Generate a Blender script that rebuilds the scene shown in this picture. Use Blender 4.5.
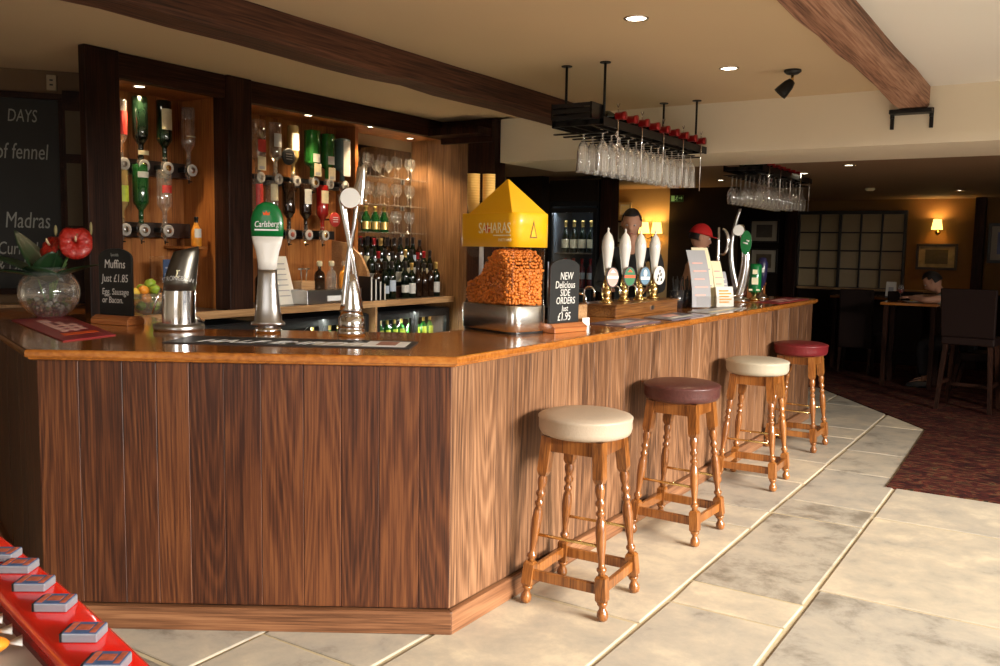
import bpy, bmesh, math, random
from mathutils import Vector, Matrix
from math import sin, cos, pi, radians as rad
random.seed(7)
for o in list(bpy.data.objects): bpy.data.objects.remove(o)
sc = bpy.context.scene
col = sc.collection

# ---------------------------------------------------------------- camera
YAW, PITCH, ROLL, FPX, CAMH = rad(32.8), math.atan(85/880), 0.017, 880.0, 1.54
Fv = Vector((-sin(YAW)*cos(PITCH), cos(YAW)*cos(PITCH), -sin(PITCH)))
R0 = Vector((cos(YAW), sin(YAW), 0)); U0 = R0.cross(Fv)
Rv = R0*cos(ROLL) + U0*sin(ROLL); Uv = U0*cos(ROLL) - R0*sin(ROLL)
cam = bpy.data.objects.new('camera', bpy.data.cameras.new('camera')); col.objects.link(cam)
cam.matrix_world = Matrix(((Rv.x, Uv.x, -Fv.x, 0), (Rv.y, Uv.y, -Fv.y, 0), (Rv.z, Uv.z, -Fv.z, CAMH), (0, 0, 0, 1)))
cam.data.sensor_width = 36; cam.data.lens = FPX*36/1000; cam.data.clip_start = 0.05
sc.camera = cam
# ---------------------------------------------------------------- world, daylight, exposure
w = bpy.data.worlds.new('world'); sc.world = w; w.use_nodes = True
w.node_tree.nodes['Background'].inputs[0].default_value = (0.75, 0.85, 1, 1)
w.node_tree.nodes['Background'].inputs[1].default_value = 0.06
def area(name, loc, target, sx, sy, power, color, spread=180):
    l = bpy.data.lights.new(name, 'AREA'); l.shape = 'RECTANGLE'; l.size = sx; l.size_y = sy
    l.energy = power; l.color = color; l.spread = rad(spread)
    o = bpy.data.objects.new(name, l); col.objects.link(o); o.location = loc
    d = Vector(target) - Vector(loc); o.rotation_euler = d.to_track_quat('-Z', 'Y').to_euler()
    return o
area('daylight_outside_side_windows', (8.0, 2.6, 3.5), (0.0, 3.6, 1.2), 6.5, 2.2, 5600, (1, 0.94, 0.85))
area('daylight_rear_window', (-0.6, -1.95, 1.7), (-2.2, 3.0, 0.6), 2.0, 1.4, 12, (1, 0.95, 0.9), 120)
vs = sc.view_settings
vs.view_transform = 'Standard'; vs.look = 'None'; vs.gamma = 1; vs.use_curve_mapping = False
vs.exposure = -0.04

# ---------------------------------------------------------------- materials
MATS = {}
def newmat(name):
    m = bpy.data.materials.new(name); m.use_nodes = True
    nt = m.node_tree; b = nt.nodes['Principled BSDF']; MATS[name] = m
    return m, nt, b
def mat(name, c, rough=0.5, metal=0.0, emit=None, es=0, coat=0, spec=None, trans=0, alpha=1, ior=1.45, bump=0, bscale=200, var=0):
    m, nt, b = newmat(name); N = nt.nodes; L = nt.links
    b.inputs['Base Color'].default_value = (*c, 1); b.inputs['Roughness'].default_value = rough
    b.inputs['Metallic'].default_value = metal; b.inputs['Coat Weight'].default_value = coat
    b.inputs['Transmission Weight'].default_value = trans; b.inputs['IOR'].default_value = ior
    if spec is not None: b.inputs['Specular IOR Level'].default_value = spec
    if emit: b.inputs['Emission Color'].default_value = (*emit, 1); b.inputs['Emission Strength'].default_value = es
    if var or bump:
        tc = N.new('ShaderNodeTexCoord'); no = N.new('ShaderNodeTexNoise'); no.inputs['Scale'].default_value = bscale
        no.inputs['Detail'].default_value = 4; L.new(tc.outputs['Object'], no.inputs['Vector'])
        if bump:
            bp = N.new('ShaderNodeBump'); bp.inputs['Strength'].default_value = bump; bp.inputs['Distance'].default_value = 0.01
            L.new(no.outputs[0], bp.inputs['Height']); L.new(bp.outputs[0], b.inputs['Normal'])
        if var:
            hs = N.new('ShaderNodeMix'); hs.data_type = 'RGBA'
            hs.inputs[6].default_value = (*[x*(1-var) for x in c], 1); hs.inputs[7].default_value = (*[min(1, x*(1+var)) for x in c], 1)
            L.new(no.outputs[0], hs.inputs[0]); L.new(hs.outputs[2], b.inputs['Base Color'])
    return m
def math_node(nt, op, a, bval=None):
    n = nt.nodes.new('ShaderNodeMath'); n.operation = op
    nt.links.new(a, n.inputs[0])
    if bval is not None:
        if hasattr(bval, 'links'): nt.links.new(bval, n.inputs[1])
        else: n.inputs[1].default_value = bval
    return n.outputs[0]
def wood(name, dark, mid, light, axis='Z', rough=0.45, coat=0.0, rings=9, scale=1.0, tint=0.35, bump=0.15, wcoord='Object'):
    """grain runs along axis; the mesh's corner colour 'seed' shifts and tints each board"""
    m, nt, b = newmat(name); N = nt.nodes; L = nt.links
    tc = N.new('ShaderNodeTexCoord'); at = N.new('ShaderNodeAttribute'); at.attribute_name = 'seed'
    sep = N.new('ShaderNodeSeparateColor'); L.new(at.outputs['Color'], sep.inputs[0])
    mul = N.new('ShaderNodeVectorMath'); mul.operation = 'SCALE'; mul.inputs[3].default_value = 37.0
    L.new(at.outputs['Color'], mul.inputs[0])
    add = N.new('ShaderNodeVectorMath'); add.operation = 'ADD'
    L.new(tc.outputs[wcoord], add.inputs[0]); L.new(mul.outputs[0], add.inputs[1])
    mp = N.new('ShaderNodeMapping'); k = {'X': 0, 'Y': 1, 'Z': 2}[axis]
    s = [3.2*scale]*3; s[k] = 0.30*scale; mp.inputs['Scale'].default_value = s
    L.new(add.outputs[0], mp.inputs['Vector'])
    n1 = N.new('ShaderNodeTexNoise'); n1.inputs['Scale'].default_value = 1.0; n1.inputs['Detail'].default_value = 1.5
    n1.inputs['Distortion'].default_value = 0.12
    L.new(mp.outputs[0], n1.inputs['Vector'])
    r = math_node(nt, 'MULTIPLY', n1.outputs[0], rings*2*pi); r = math_node(nt, 'SINE', r)
    r = math_node(nt, 'MULTIPLY_ADD', r, 0.5); nt.nodes[-1].inputs[2].default_value = 0.5
    r = math_node(nt, 'POWER', r, 1.6)
    mp2 = N.new('ShaderNodeMapping'); s2 = [150*scale]*3; s2[k] = 4.0*scale; mp2.inputs['Scale'].default_value = s2
    L.new(add.outputs[0], mp2.inputs['Vector'])
    n2 = N.new('ShaderNodeTexNoise'); n2.inputs['Scale'].default_value = 1.0; n2.inputs['Detail'].default_value = 3
    L.new(mp2.outputs[0], n2.inputs['Vector'])
    g = math_node(nt, 'MULTIPLY', r, 0.26); g2 = math_node(nt, 'MULTIPLY_ADD', n2.outputs[0], 1.5); nt.nodes[-1].inputs[2].default_value = -0.33
    f = math_node(nt, 'ADD', g, g2)
    mp3 = N.new('ShaderNodeMapping'); s3 = [3*scale]*3; s3[k] = 0.8; mp3.inputs['Scale'].default_value = s3
    L.new(add.outputs[0], mp3.inputs['Vector'])
    n3 = N.new('ShaderNodeTexNoise'); L.new(mp3.outputs[0], n3.inputs['Vector']); n3.inputs['Scale'].default_value = 1
    t = math_node(nt, 'SUBTRACT', sep.outputs[0], 0.5); t = math_node(nt, 'MULTIPLY', t, tint)
    f = math_node(nt, 'ADD', f, t)
    t3 = math_node(nt, 'SUBTRACT', n3.outputs[0], 0.5); t3 = math_node(nt, 'MULTIPLY', t3, 0.22); f = math_node(nt, 'ADD', f, t3)
    cr = N.new('ShaderNodeValToRGB'); e = cr.color_ramp.elements
    e[0].position = 0.18; e[0].color = (*dark, 1); e[1].position = 0.9; e[1].color = (*light, 1)
    x = e.new(0.55); x.color = (*mid, 1)
    L.new(f, cr.inputs[0]); L.new(cr.outputs[0], b.inputs['Base Color'])
    b.inputs['Roughness'].default_value = rough; b.inputs['Coat Weight'].default_value = coat; b.inputs['Coat Roughness'].default_value = 0.08
    if bump:
        bp = N.new('ShaderNodeBump'); bp.inputs['Strength'].default_value = bump; bp.inputs['Distance'].default_value = 0.002
        L.new(f, bp.inputs['Height']); L.new(bp.outputs[0], b.inputs['Normal'])
    return m
def thin_glass(name, tintc=(1, 1, 1), refl=1.0, rough=0.02, body=0.0):
    """clear glassware and panes: fresnel gloss over clear transmission"""
    m = bpy.data.materials.new(name); m.use_nodes = True; nt = m.node_tree; N = nt.nodes; L = nt.links; N.clear(); MATS[name] = m
    out = N.new('ShaderNodeOutputMaterial'); tr = N.new('ShaderNodeBsdfTransparent'); tr.inputs[0].default_value = (*tintc, 1)
    gl = N.new('ShaderNodeBsdfGlossy'); gl.inputs['Roughness'].default_value = rough; gl.inputs[0].default_value = (1, 1, 1, 1)
    lw = N.new('ShaderNodeLayerWeight'); lw.inputs[0].default_value = 0.35
    mx = N.new('ShaderNodeMixShader'); f = math_node(nt, 'MULTIPLY', lw.outputs['Facing'], 0.75*refl)
    f = math_node(nt, 'ADD', f, 0.05*refl)
    L.new(f, mx.inputs[0]); L.new(tr.outputs[0], mx.inputs[1]); L.new(gl.outputs[0], mx.inputs[2])
    last = mx
    if body:
        df = N.new('ShaderNodeBsdfDiffuse'); df.inputs[0].default_value = (0.8, 0.82, 0.8, 1)
        m2 = N.new('ShaderNodeMixShader'); m2.inputs[0].default_value = body
        L.new(mx.outputs[0], m2.inputs[1]); L.new(df.outputs[0], m2.inputs[2]); last = m2
    L.new(last.outputs[0], out.inputs[0]); return m

oak_front_shaded = wood('oak_front_boards_shaded', (0.028, 0.007, 0.003), (0.080, 0.023, 0.008), (0.150, 0.050, 0.016), 'Z', 0.42, rings=30, tint=0.30)  # same oak as the side boards, weaker light put into a darker colour
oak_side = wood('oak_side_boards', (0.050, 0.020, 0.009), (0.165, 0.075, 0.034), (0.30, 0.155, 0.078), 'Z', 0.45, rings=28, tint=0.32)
skirt_wood = wood('skirting_wood', (0.09, 0.035, 0.015), (0.19, 0.08, 0.035), (0.28, 0.13, 0.06), 'X', 0.4, tint=0.2)
top_wood = wood('varnished_counter_wood', (0.16, 0.045, 0.008), (0.36, 0.12, 0.020), (0.50, 0.20, 0.04), 'Y', 0.16, 0.7, rings=5, tint=0.25, bump=0.03)
top_woodx = wood('varnished_counter_wood_front', (0.25, 0.078, 0.013), (0.36, 0.12, 0.020), (0.45, 0.17, 0.032), 'X', 0.16, 0.7, rings=5, tint=0.25, bump=0.03, scale=0.45)
dark_wood = wood('dark_stained_post_wood', (0.008, 0.003, 0.0015), (0.026, 0.009, 0.005), (0.050, 0.019, 0.010), 'Z', 0.5, rings=6, tint=0.2)
dark_wood.node_tree.nodes['Principled BSDF'].inputs['Specular IOR Level'].default_value = 0.15
dark_woody = wood('dark_stained_header_wood', (0.008, 0.003, 0.0015), (0.026, 0.009, 0.005), (0.050, 0.019, 0.010), 'Y', 0.5, rings=6, tint=0.2)
dark_woody.node_tree.nodes['Principled BSDF'].inputs['Specular IOR Level'].default_value = 0.15
warm_wood = wood('cherry_back_panel_wood', (0.17, 0.050, 0.012), (0.36, 0.125, 0.030), (0.46, 0.19, 0.05), 'Z', 0.4, rings=5, tint=0.25)
panel_wood = wood('oak_return_panel_wood', (0.11, 0.052, 0.02), (0.22, 0.11, 0.045), (0.32, 0.17, 0.075), 'Z', 0.4, rings=6, tint=0.25)
edge_wood = wood('light_oak_edge_wood', (0.25, 0.13, 0.055), (0.42, 0.24, 0.11), (0.55, 0.34, 0.17), 'Y', 0.4, rings=5, tint=0.2)
stool_wood = wood('turned_stool_wood', (0.10, 0.030, 0.006), (0.25, 0.085, 0.017), (0.36, 0.14, 0.033), 'Z', 0.28, 0.5, rings=4, tint=0.2, bump=0.03)
base_wood = wood('sign_base_wood', (0.25, 0.07, 0.02), (0.42, 0.14, 0.04), (0.55, 0.22, 0.07), 'X', 0.35, 0.3, rings=4, tint=0.2)
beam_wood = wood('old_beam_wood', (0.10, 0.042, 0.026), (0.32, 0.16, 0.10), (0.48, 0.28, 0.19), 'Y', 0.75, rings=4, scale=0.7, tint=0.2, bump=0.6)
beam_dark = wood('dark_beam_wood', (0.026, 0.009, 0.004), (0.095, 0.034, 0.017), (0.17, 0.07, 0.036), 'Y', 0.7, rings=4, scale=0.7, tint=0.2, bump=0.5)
pump_wood = wood('pump_box_wood', (0.10, 0.035, 0.01), (0.22, 0.09, 0.025), (0.36, 0.17, 0.05), 'Y', 0.3, 0.4, rings=4, tint=0.2)
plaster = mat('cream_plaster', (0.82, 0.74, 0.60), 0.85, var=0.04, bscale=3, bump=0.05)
ceil_shaded = mat('ceiling_plaster_shaded', (0.62, 0.48, 0.31), 0.85, var=0.03, bscale=2, bump=0.04)  # tan carries the beam's shade and warm lamplight; same ceiling as the window side
dining_ceil_shaded = mat('dining_ceiling_plaster_shaded', (0.30, 0.19, 0.11), 0.85, var=0.05, bscale=2)  # brown stands in for the lack of light over the dining area
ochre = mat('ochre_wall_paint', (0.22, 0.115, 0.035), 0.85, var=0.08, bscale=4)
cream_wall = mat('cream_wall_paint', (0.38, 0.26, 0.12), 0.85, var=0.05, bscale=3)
darkpanel = mat('dark_wall_panelling', (0.018, 0.011, 0.007), 0.8, spec=0.15, var=0.2, bscale=5)
black = mat('black_plastic', (0.012, 0.012, 0.013), 0.35)
blackiron = mat('black_iron', (0.018, 0.017, 0.017), 0.45, metal=0.6)
chalkboard = mat('chalkboard_black', (0.012, 0.013, 0.013), 0.6, var=0.3, bscale=6)
chalk = mat('chalk_white', (0.75, 0.75, 0.72), 0.9)
chalk_dim = mat('chalk_smudged', (0.30, 0.31, 0.29), 0.9)
chrome = mat('polished_chrome', (0.82, 0.82, 0.84), 0.12, metal=1)
steel = mat('brushed_steel', (0.52, 0.51, 0.50), 0.3, metal=1, var=0.1, bscale=30)
brass = mat('polished_brass', (0.78, 0.55, 0.22), 0.22, metal=1)
white = mat('white_ceramic', (0.80, 0.78, 0.74), 0.25, coat=0.5)
whitep = mat('white_print', (0.85, 0.85, 0.83), 0.5)
cream_leather = mat('cream_leather', (0.43, 0.345, 0.26), 0.42, bump=0.15, bscale=120, var=0.06)
greige_leather = mat('greige_leather', (0.42, 0.37, 0.28), 0.42, bump=0.15, bscale=120, var=0.06)
brown_leather = mat('burgundy_brown_leather', (0.075, 0.023, 0.020), 0.35, bump=0.2, bscale=100, var=0.4)
red_leather = mat('deep_red_leather', (0.14, 0.012, 0.015), 0.35, bump=0.15, bscale=100, var=0.2)
chair_leather = mat('black_brown_leather', (0.012, 0.005, 0.004), 0.6, spec=0.2, bump=0.1)
glass = thin_glass('clear_glassware', refl=1.4, body=0.06)
rackglass = thin_glass('hanging_glassware', refl=2.4, body=0.13, rough=0.12)
pane = thin_glass('clear_pane', refl=0.5)
leafm = mat('dark_green_leaf', (0.010, 0.035, 0.010), 0.35, var=0.4, bscale=20)
stemm = mat('green_stem', (0.07, 0.14, 0.03), 0.5)
flowerm = mat('red_waxy_flower', (0.42, 0.018, 0.010), 0.35, coat=0.3, var=0.5, bscale=70, bump=0.9)
spadix = mat('cream_spadix', (0.75, 0.6, 0.35), 0.5)
yellow = mat('yellow_plastic', (0.95, 0.50, 0.010), 0.35, coat=0.3)
yellowprint = mat('pale_yellow_print', (0.98, 0.92, 0.62), 0.5)
orangered = mat('orange_red_print', (0.75, 0.10, 0.01), 0.5)
cup_paper = mat('yellow_paper_cup', (0.95, 0.62, 0.18), 0.5)
nutm = mat('roasted_coated_nut', (0.66, 0.20, 0.025), 0.45, var=0.5, bscale=45)
lime = mat('lime_green_fruit', (0.28, 0.42, 0.04), 0.35, var=0.3, bscale=30)
lemon = mat('lemon_yellow_fruit', (0.72, 0.50, 0.06), 0.4, var=0.2, bscale=40)
orangef = mat('orange_fruit', (0.75, 0.30, 0.03), 0.4, var=0.2, bscale=40)
redmat = mat('crimson_bar_mat', (0.30, 0.030, 0.035), 0.35, var=0.1, bscale=8)
pinkprint = mat('pale_pink_print', (0.75, 0.42, 0.36), 0.5)
purplemat = mat('purple_grey_bar_mat', (0.14, 0.10, 0.13), 0.3, var=0.3, bscale=15)
rubber = mat('black_rubber_mat', (0.022, 0.021, 0.022), 0.5)
greenb = mat('brand_green', (0.0, 0.16, 0.035), 0.3, coat=0.4)
redlaq = mat('glossy_red_plastic', (0.75, 0.012, 0.004), 0.22, coat=0.5)
silverp = mat('silver_pack_side', (0.26, 0.27, 0.31), 0.35, metal=0.4)
bluep = mat('blue_pack_print', (0.05, 0.09, 0.20), 0.6, var=0.5, bscale=60)
emwarm = mat('lamp_glow', (1, 1, 1), 0.5, emit=(1, 0.86, 0.62), es=14)
shade_em = mat('lit_fabric_shade', (0.9, 0.7, 0.3), 0.8, emit=(1, 0.66, 0.16), es=3.0)
skin = mat('skin', (0.50, 0.26, 0.17), 0.5, spec=0.3)
hairm = mat('dark_brown_hair', (0.014, 0.009, 0.007), 0.5, bump=0.5, bscale=150)
shirt_black = mat('black_shirt', (0.014, 0.013, 0.014), 0.8)
shirt_peach = mat('peach_shirt', (0.62, 0.32, 0.18), 0.8)
shirt_white = mat('off_white_shirt', (0.42, 0.38, 0.30), 0.8)
red_cloth = mat('red_cap_cloth', (0.60, 0.015, 0.015), 0.8)
eyew = mat('eye_white', (0.7, 0.7, 0.7), 0.3); eyed = mat('eye_dark', (0.02, 0.012, 0.01), 0.2); lipm = mat('lips', (0.36, 0.12, 0.09), 0.5)
trouser = mat('dark_trousers', (0.02, 0.02, 0.025), 0.8)
paperw = mat('white_paper', (0.70, 0.68, 0.62), 0.7); paperc = mat('cream_paper', (0.80, 0.72, 0.48), 0.7); paperg = mat('grey_paper', (0.36, 0.36, 0.38), 0.6)
framem = mat('black_frame', (0.02, 0.016, 0.013), 0.4); mountm = mat('cream_mount', (0.50, 0.44, 0.33), 0.7)
exitm = mat('exit_sign_green', (0.005, 0.04, 0.012), 0.4); exitw = mat('exit_sign_lit', (0.25, 0.5, 0.2), 0.4, emit=(0.45, 0.9, 0.35), es=0.12)
mirrorm = mat('mirror_silver', (0.55, 0.56, 0.54), 0.05, metal=1)
BOT = {}
def botmat(n, c, tr=0.0, rough=0.08):
    if n not in BOT: BOT[n] = mat(n, c, rough, coat=0.6, trans=tr)
    return BOT[n]
darkgreen = botmat('dark_green_bottle_glass', (0.003, 0.008, 0.004))
brownglass = botmat('dark_brown_bottle_glass', (0.018, 0.008, 0.004))
clearglass = thin_glass('clear_bottle_glass', (0.95, 0.93, 0.88), 1.3, body=0.08)
greenglass = botmat('bright_green_bottle_glass', (0.03, 0.22, 0.035), 0.3)
midgreen = botmat('green_bottle_glass', (0.01, 0.09, 0.02), 0.2)
amber = botmat('amber_spirit', (0.50, 0.17, 0.03), 0.4)
gold = botmat('golden_spirit', (0.60, 0.42, 0.16), 0.5)
redspirit = botmat('red_spirit', (0.30, 0.012, 0.010), 0.2)
bluegl = botmat('pale_blue_bottle_glass', (0.20, 0.32, 0.33), 0.4)
foilred = mat('red_foil_capsule', (0.33, 0.010, 0.012), 0.3, metal=0.3)
foildark = mat('dark_foil_capsule', (0.03, 0.022, 0.02), 0.3, metal=0.3); foilgold = mat('gold_foil_capsule', (0.65, 0.45, 0.15), 0.3, metal=0.8)
lab_white = mat('white_label', (0.66, 0.65, 0.60), 0.6, var=0.12, bscale=60); lab_cream = mat('cream_label', (0.62, 0.55, 0.36), 0.6, var=0.2, bscale=50)
lab_blue = mat('pale_blue_label', (0.45, 0.52, 0.62), 0.6, var=0.1, bscale=50); lab_red = mat('red_label', (0.50, 0.04, 0.03), 0.5, var=0.3, bscale=60)
lab_yg = mat('yellow_green_label', (0.50, 0.62, 0.06), 0.5, var=0.3, bscale=40, emit=(0.5, 0.6, 0.06), es=0)

def stone_mat():
    m, nt, b = newmat('worn_flagstone'); N = nt.nodes; L = nt.links
    tc = N.new('ShaderNodeTexCoord'); at = N.new('ShaderNodeAttribute'); at.attribute_name = 'seed'
    mul = N.new('ShaderNodeVectorMath'); mul.operation = 'SCALE'; mul.inputs[3].default_value = 23.0; L.new(at.outputs['Color'], mul.inputs[0])
    add = N.new('ShaderNodeVectorMath'); L.new(tc.outputs['Object'], add.inputs[0]); L.new(mul.outputs[0], add.inputs[1])
    n1 = N.new('ShaderNodeTexNoise'); n1.inputs['Scale'].default_value = 4.0; n1.inputs['Detail'].default_value = 9; n1.inputs['Roughness'].default_value = 0.7; n1.inputs['Distortion'].default_value = 0.2
    L.new(add.outputs[0], n1.inputs['Vector'])
    sep = N.new('ShaderNodeSeparateColor'); L.new(at.outputs['Color'], sep.inputs[0])
    t = math_node(nt, 'SUBTRACT', sep.outputs[1], 0.5); t = math_node(nt, 'MULTIPLY', t, 0.26); f = math_node(nt, 'ADD', n1.outputs[0], t)
    cr = N.new('ShaderNodeValToRGB'); e = cr.color_ramp.elements
    e[0].position = 0.28; e[0].color = (0.20, 0.17, 0.13, 1); e[1].position = 0.74; e[1].color = (0.60, 0.51, 0.365, 1)
    x = e.new(0.42); x.color = (0.37, 0.33, 0.265, 1); x = e.new(0.58); x.color = (0.46, 0.395, 0.30, 1)
    L.new(f, cr.inputs[0])
    hue = N.new('ShaderNodeMix'); hue.data_type = 'RGBA'; hue.blend_type = 'MULTIPLY'; L.new(sep.outputs[2], hue.inputs[0])
    L.new(cr.outputs[0], hue.inputs[6]); hue.inputs[7].default_value = (0.90, 0.92, 0.97, 1)
    L.new(hue.outputs[2], b.inputs['Base Color'])
    n2 = N.new('ShaderNodeTexNoise'); n2.inputs['Scale'].default_value = 9; n2.inputs['Detail'].default_value = 8; L.new(add.outputs[0], n2.inputs['Vector'])
    rr = math_node(nt, 'MULTIPLY_ADD', n2.outputs[0], 0.35); nt.nodes[-1].inputs[2].default_value = 0.33; L.new(rr, b.inputs['Roughness'])
    bp = N.new('ShaderNodeBump'); bp.inputs['Strength'].default_value = 0.35; bp.inputs['Distance'].default_value = 0.006
    L.new(n2.outputs[0], bp.inputs['Height']); L.new(bp.outputs[0], b.inputs['Normal'])
    return m
stone = stone_mat()
grout = mat('sandy_grout', (0.44, 0.36, 0.23), 0.9, var=0.15, bscale=30, bump=0.3)
def carpet_mat():
    m, nt, b = newmat('patterned_red_carpet'); N = nt.nodes; L = nt.links
    tc = N.new('ShaderNodeTexCoord')
    n1 = N.new('ShaderNodeTexNoise'); n1.inputs['Scale'].default_value = 5.5; n1.inputs['Detail'].default_value = 2; n1.inputs['Distortion'].default_value = 2.2
    mp = N.new('ShaderNodeMapping'); mp.inputs['Scale'].default_value = (0.9, 2.4, 1); mp.inputs['Rotation'].default_value = (0, 0, 0.6)
    L.new(tc.outputs['Object'], mp.inputs['Vector']); L.new(mp.outputs[0], n1.inputs['Vector'])
    cr = N.new('ShaderNodeValToRGB'); cr.color_ramp.interpolation = 'CONSTANT'; e = cr.color_ramp.elements
    e[0].position = 0; e[0].color = (0.022, 0.007, 0.006, 1); e[1].position = 0.60; e[1].color = (0.10, 0.055, 0.025, 1)
    for p, c in ((0.42, (0.055, 0.009, 0.008)), (0.48, (0.03, 0.012, 0.008)), (0.53, (0.10, 0.022, 0.014)), (0.66, (0.02, 0.016, 0.010))):
        x = e.new(p); x.color = (*c, 1)
    L.new(n1.outputs[0], cr.inputs[0]); L.new(cr.outputs[0], b.inputs['Base Color']); b.inputs['Roughness'].default_value = 0.95
    b.inputs['Specular IOR Level'].default_value = 0.1
    n2 = N.new('ShaderNodeTexNoise'); n2.inputs['Scale'].default_value = 300; L.new(tc.outputs['Object'], n2.inputs['Vector'])
    bp = N.new('ShaderNodeBump'); bp.inputs['Strength'].default_value = 0.5; bp.inputs['Distance'].default_value = 0.004; L.new(n2.outputs[0], bp.inputs['Height']); L.new(bp.outputs[0], b.inputs['Normal'])
    return m
carpetm = carpet_mat()

# ---------------------------------------------------------------- mesh builder
class MB:
    def __init__(s): s.bm = bmesh.new(); s.mi = 0; s.cl = s.bm.loops.layers.float_color.new('seed'); s.seed = (0.5, 0.5, 0.5, 1)
    def rs(s): s.seed = (random.random(), random.random(), random.random(), 1); return s
    def face(s, vs, smooth=False):
        try: f = s.bm.faces.new(vs)
        except ValueError: return None
        f.material_index = s.mi; f.smooth = smooth
        for l in f.loops: l[s.cl] = s.seed
        return f
    def v(s, p): return s.bm.verts.new(p)
    def box(s, x0, x1, y0, y1, z0, z1, M=None):
        P = [(x, y, z) for z in (z0, z1) for y in (y0, y1) for x in (x0, x1)]
        V = [s.v(M @ Vector(p) if M else p) for p in P]
        for q in ((0, 2, 3, 1), (4, 5, 7, 6), (0, 1, 5, 4), (2, 6, 7, 3), (0, 4, 6, 2), (1, 3, 7, 5)): s.face([V[i] for i in q])
        return s
    def prism(s, poly, z0, z1, M=None):
        a = [s.v(M @ Vector((x, y, z0)) if M else (x, y, z0)) for x, y in poly]
        b = [s.v(M @ Vector((x, y, z1)) if M else (x, y, z1)) for x, y in poly]
        s.face(a[::-1]); s.face(b); n = len(poly)
        for i in range(n): s.face([a[i], a[(i+1) % n], b[(i+1) % n], b[i]])
        return s
    def loft(s, rings, cap=True, smooth=True):
        R = [[s.v(p) for p in r] for r in rings]
        for a, b in zip(R, R[1:]):
            n = len(a)
            for i in range(n): s.face([a[i], a[(i+1) % n], b[(i+1) % n], b[i]], smooth)
        if cap: s.face(R[0][::-1]); s.face(R[-1])
        return s
    def lathe(s, prof, seg=20, M=None, sx=1, sy=1, cap=True):
        rings = []
        for r, z in prof:
            ring = [Vector((max(r, 1e-4)*cos(2*pi*i/seg)*sx, max(r, 1e-4)*sin(2*pi*i/seg)*sy, z)) for i in range(seg)]
            rings.append([M @ p if M else p for p in ring])
        return s.loft(rings, cap)
    def cyl(s, a, b, r0, r1=None, seg=12, cap=True):
        a = Vector(a); b = Vector(b); d = b-a; r1 = r0 if r1 is None else r1
        M = Matrix.Translation(a) @ d.to_track_quat('Z', 'Y').to_matrix().to_4x4()
        return s.lathe([(r0, 0), (r1, d.length)], seg, M, cap=cap)
    def tube(s, pts, r, seg=8):
        pts = [Vector(p) for p in pts]; rings = []; up = None
        for i, p in enumerate(pts):
            t = (pts[min(i+1, len(pts)-1)] - pts[max(i-1, 0)]).normalized()
            if up is None: up = t.orthogonal().normalized()
            up = (up - t*up.dot(t)).normalized(); sd = t.cross(up); rr = r[i] if isinstance(r, (list, tuple)) else r
            rings.append([p + up*rr*cos(2*pi*k/seg) + sd*rr*sin(2*pi*k/seg) for k in range(seg)])
        return s.loft(rings)
    def ball(s, c, rx, ry=None, rz=None, seg=14, rings=9, M=None):
        ry = ry or rx; rz = rz or rx; c = Vector(c)
        R = []
        for j in range(rings+1):
            th = pi*j/rings; R.append([(M @ Vector((rx*sin(th)*cos(2*pi*i/seg)+1e-5*cos(2*pi*i/seg), ry*sin(th)*sin(2*pi*i/seg)+1e-5*sin(2*pi*i/seg), -rz*cos(th))) if M else Vector((rx*sin(th)*cos(2*pi*i/seg)+1e-5*cos(2*pi*i/seg), ry*sin(th)*sin(2*pi*i/seg)+1e-5*sin(2*pi*i/seg), -rz*cos(th)))) + c for i in range(seg)])
        return s.loft(R)
    def build(s, name, m, parent=None, bevel=0, loc=None, seg=2):
        me = bpy.data.meshes.new(name); bmesh.ops.recalc_face_normals(s.bm, faces=s.bm.faces); s.bm.to_mesh(me); s.bm.free()
        for x in (m if isinstance(m, (list, tuple)) else [m]): me.materials.append(x)
        o = bpy.data.objects.new(name, me); col.objects.link(o)
        if parent: o.parent = parent
        if loc: o.location = loc
        if bevel:
            b = o.modifiers.new('bevel', 'BEVEL'); b.width = bevel; b.segments = seg; b.limit_method = 'ANGLE'; b.angle_limit = rad(40)
        return o
def tag(o, label, cat, group=None, kind=None):
    o['label'] = label; o['category'] = cat
    if group: o['group'] = group
    if kind: o['kind'] = kind
    return o
def thing(name, label, cat, loc=(0, 0, 0), rz=0, group=None):
    o = bpy.data.objects.new(name, None); col.objects.link(o); o.empty_display_size = 0.1
    o.location = loc; o.rotation_euler = (0, 0, rz); return tag(o, label, cat, group)
def struct(o, label=None, cat=None):
    o['kind'] = 'structure'
    if label: o['label'] = label; o['category'] = cat or 'wall'
    return o
def dup(root, loc=None, rz=None, label=None, group=None):
    r = root.copy(); col.objects.link(r)
    if loc is not None: r.location = loc
    if rz is not None: r.rotation_euler = (0, 0, rz)
    if label: r['label'] = label
    if group: r['group'] = group
    for ch in list(root.children):
        c = ch.copy(); col.objects.link(c); c.parent = r
        for g in ch.children:
            d = g.copy(); col.objects.link(d); d.parent = c
    return r
def frame_mat(o, right, up):
    right = Vector(right).normalized(); up = Vector(up).normalized(); n = right.cross(up)
    return Matrix(((right.x, up.x, n.x, o[0]), (right.y, up.y, n.y, o[1]), (right.z, up.z, n.z, o[2]), (0, 0, 0, 1)))
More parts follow.
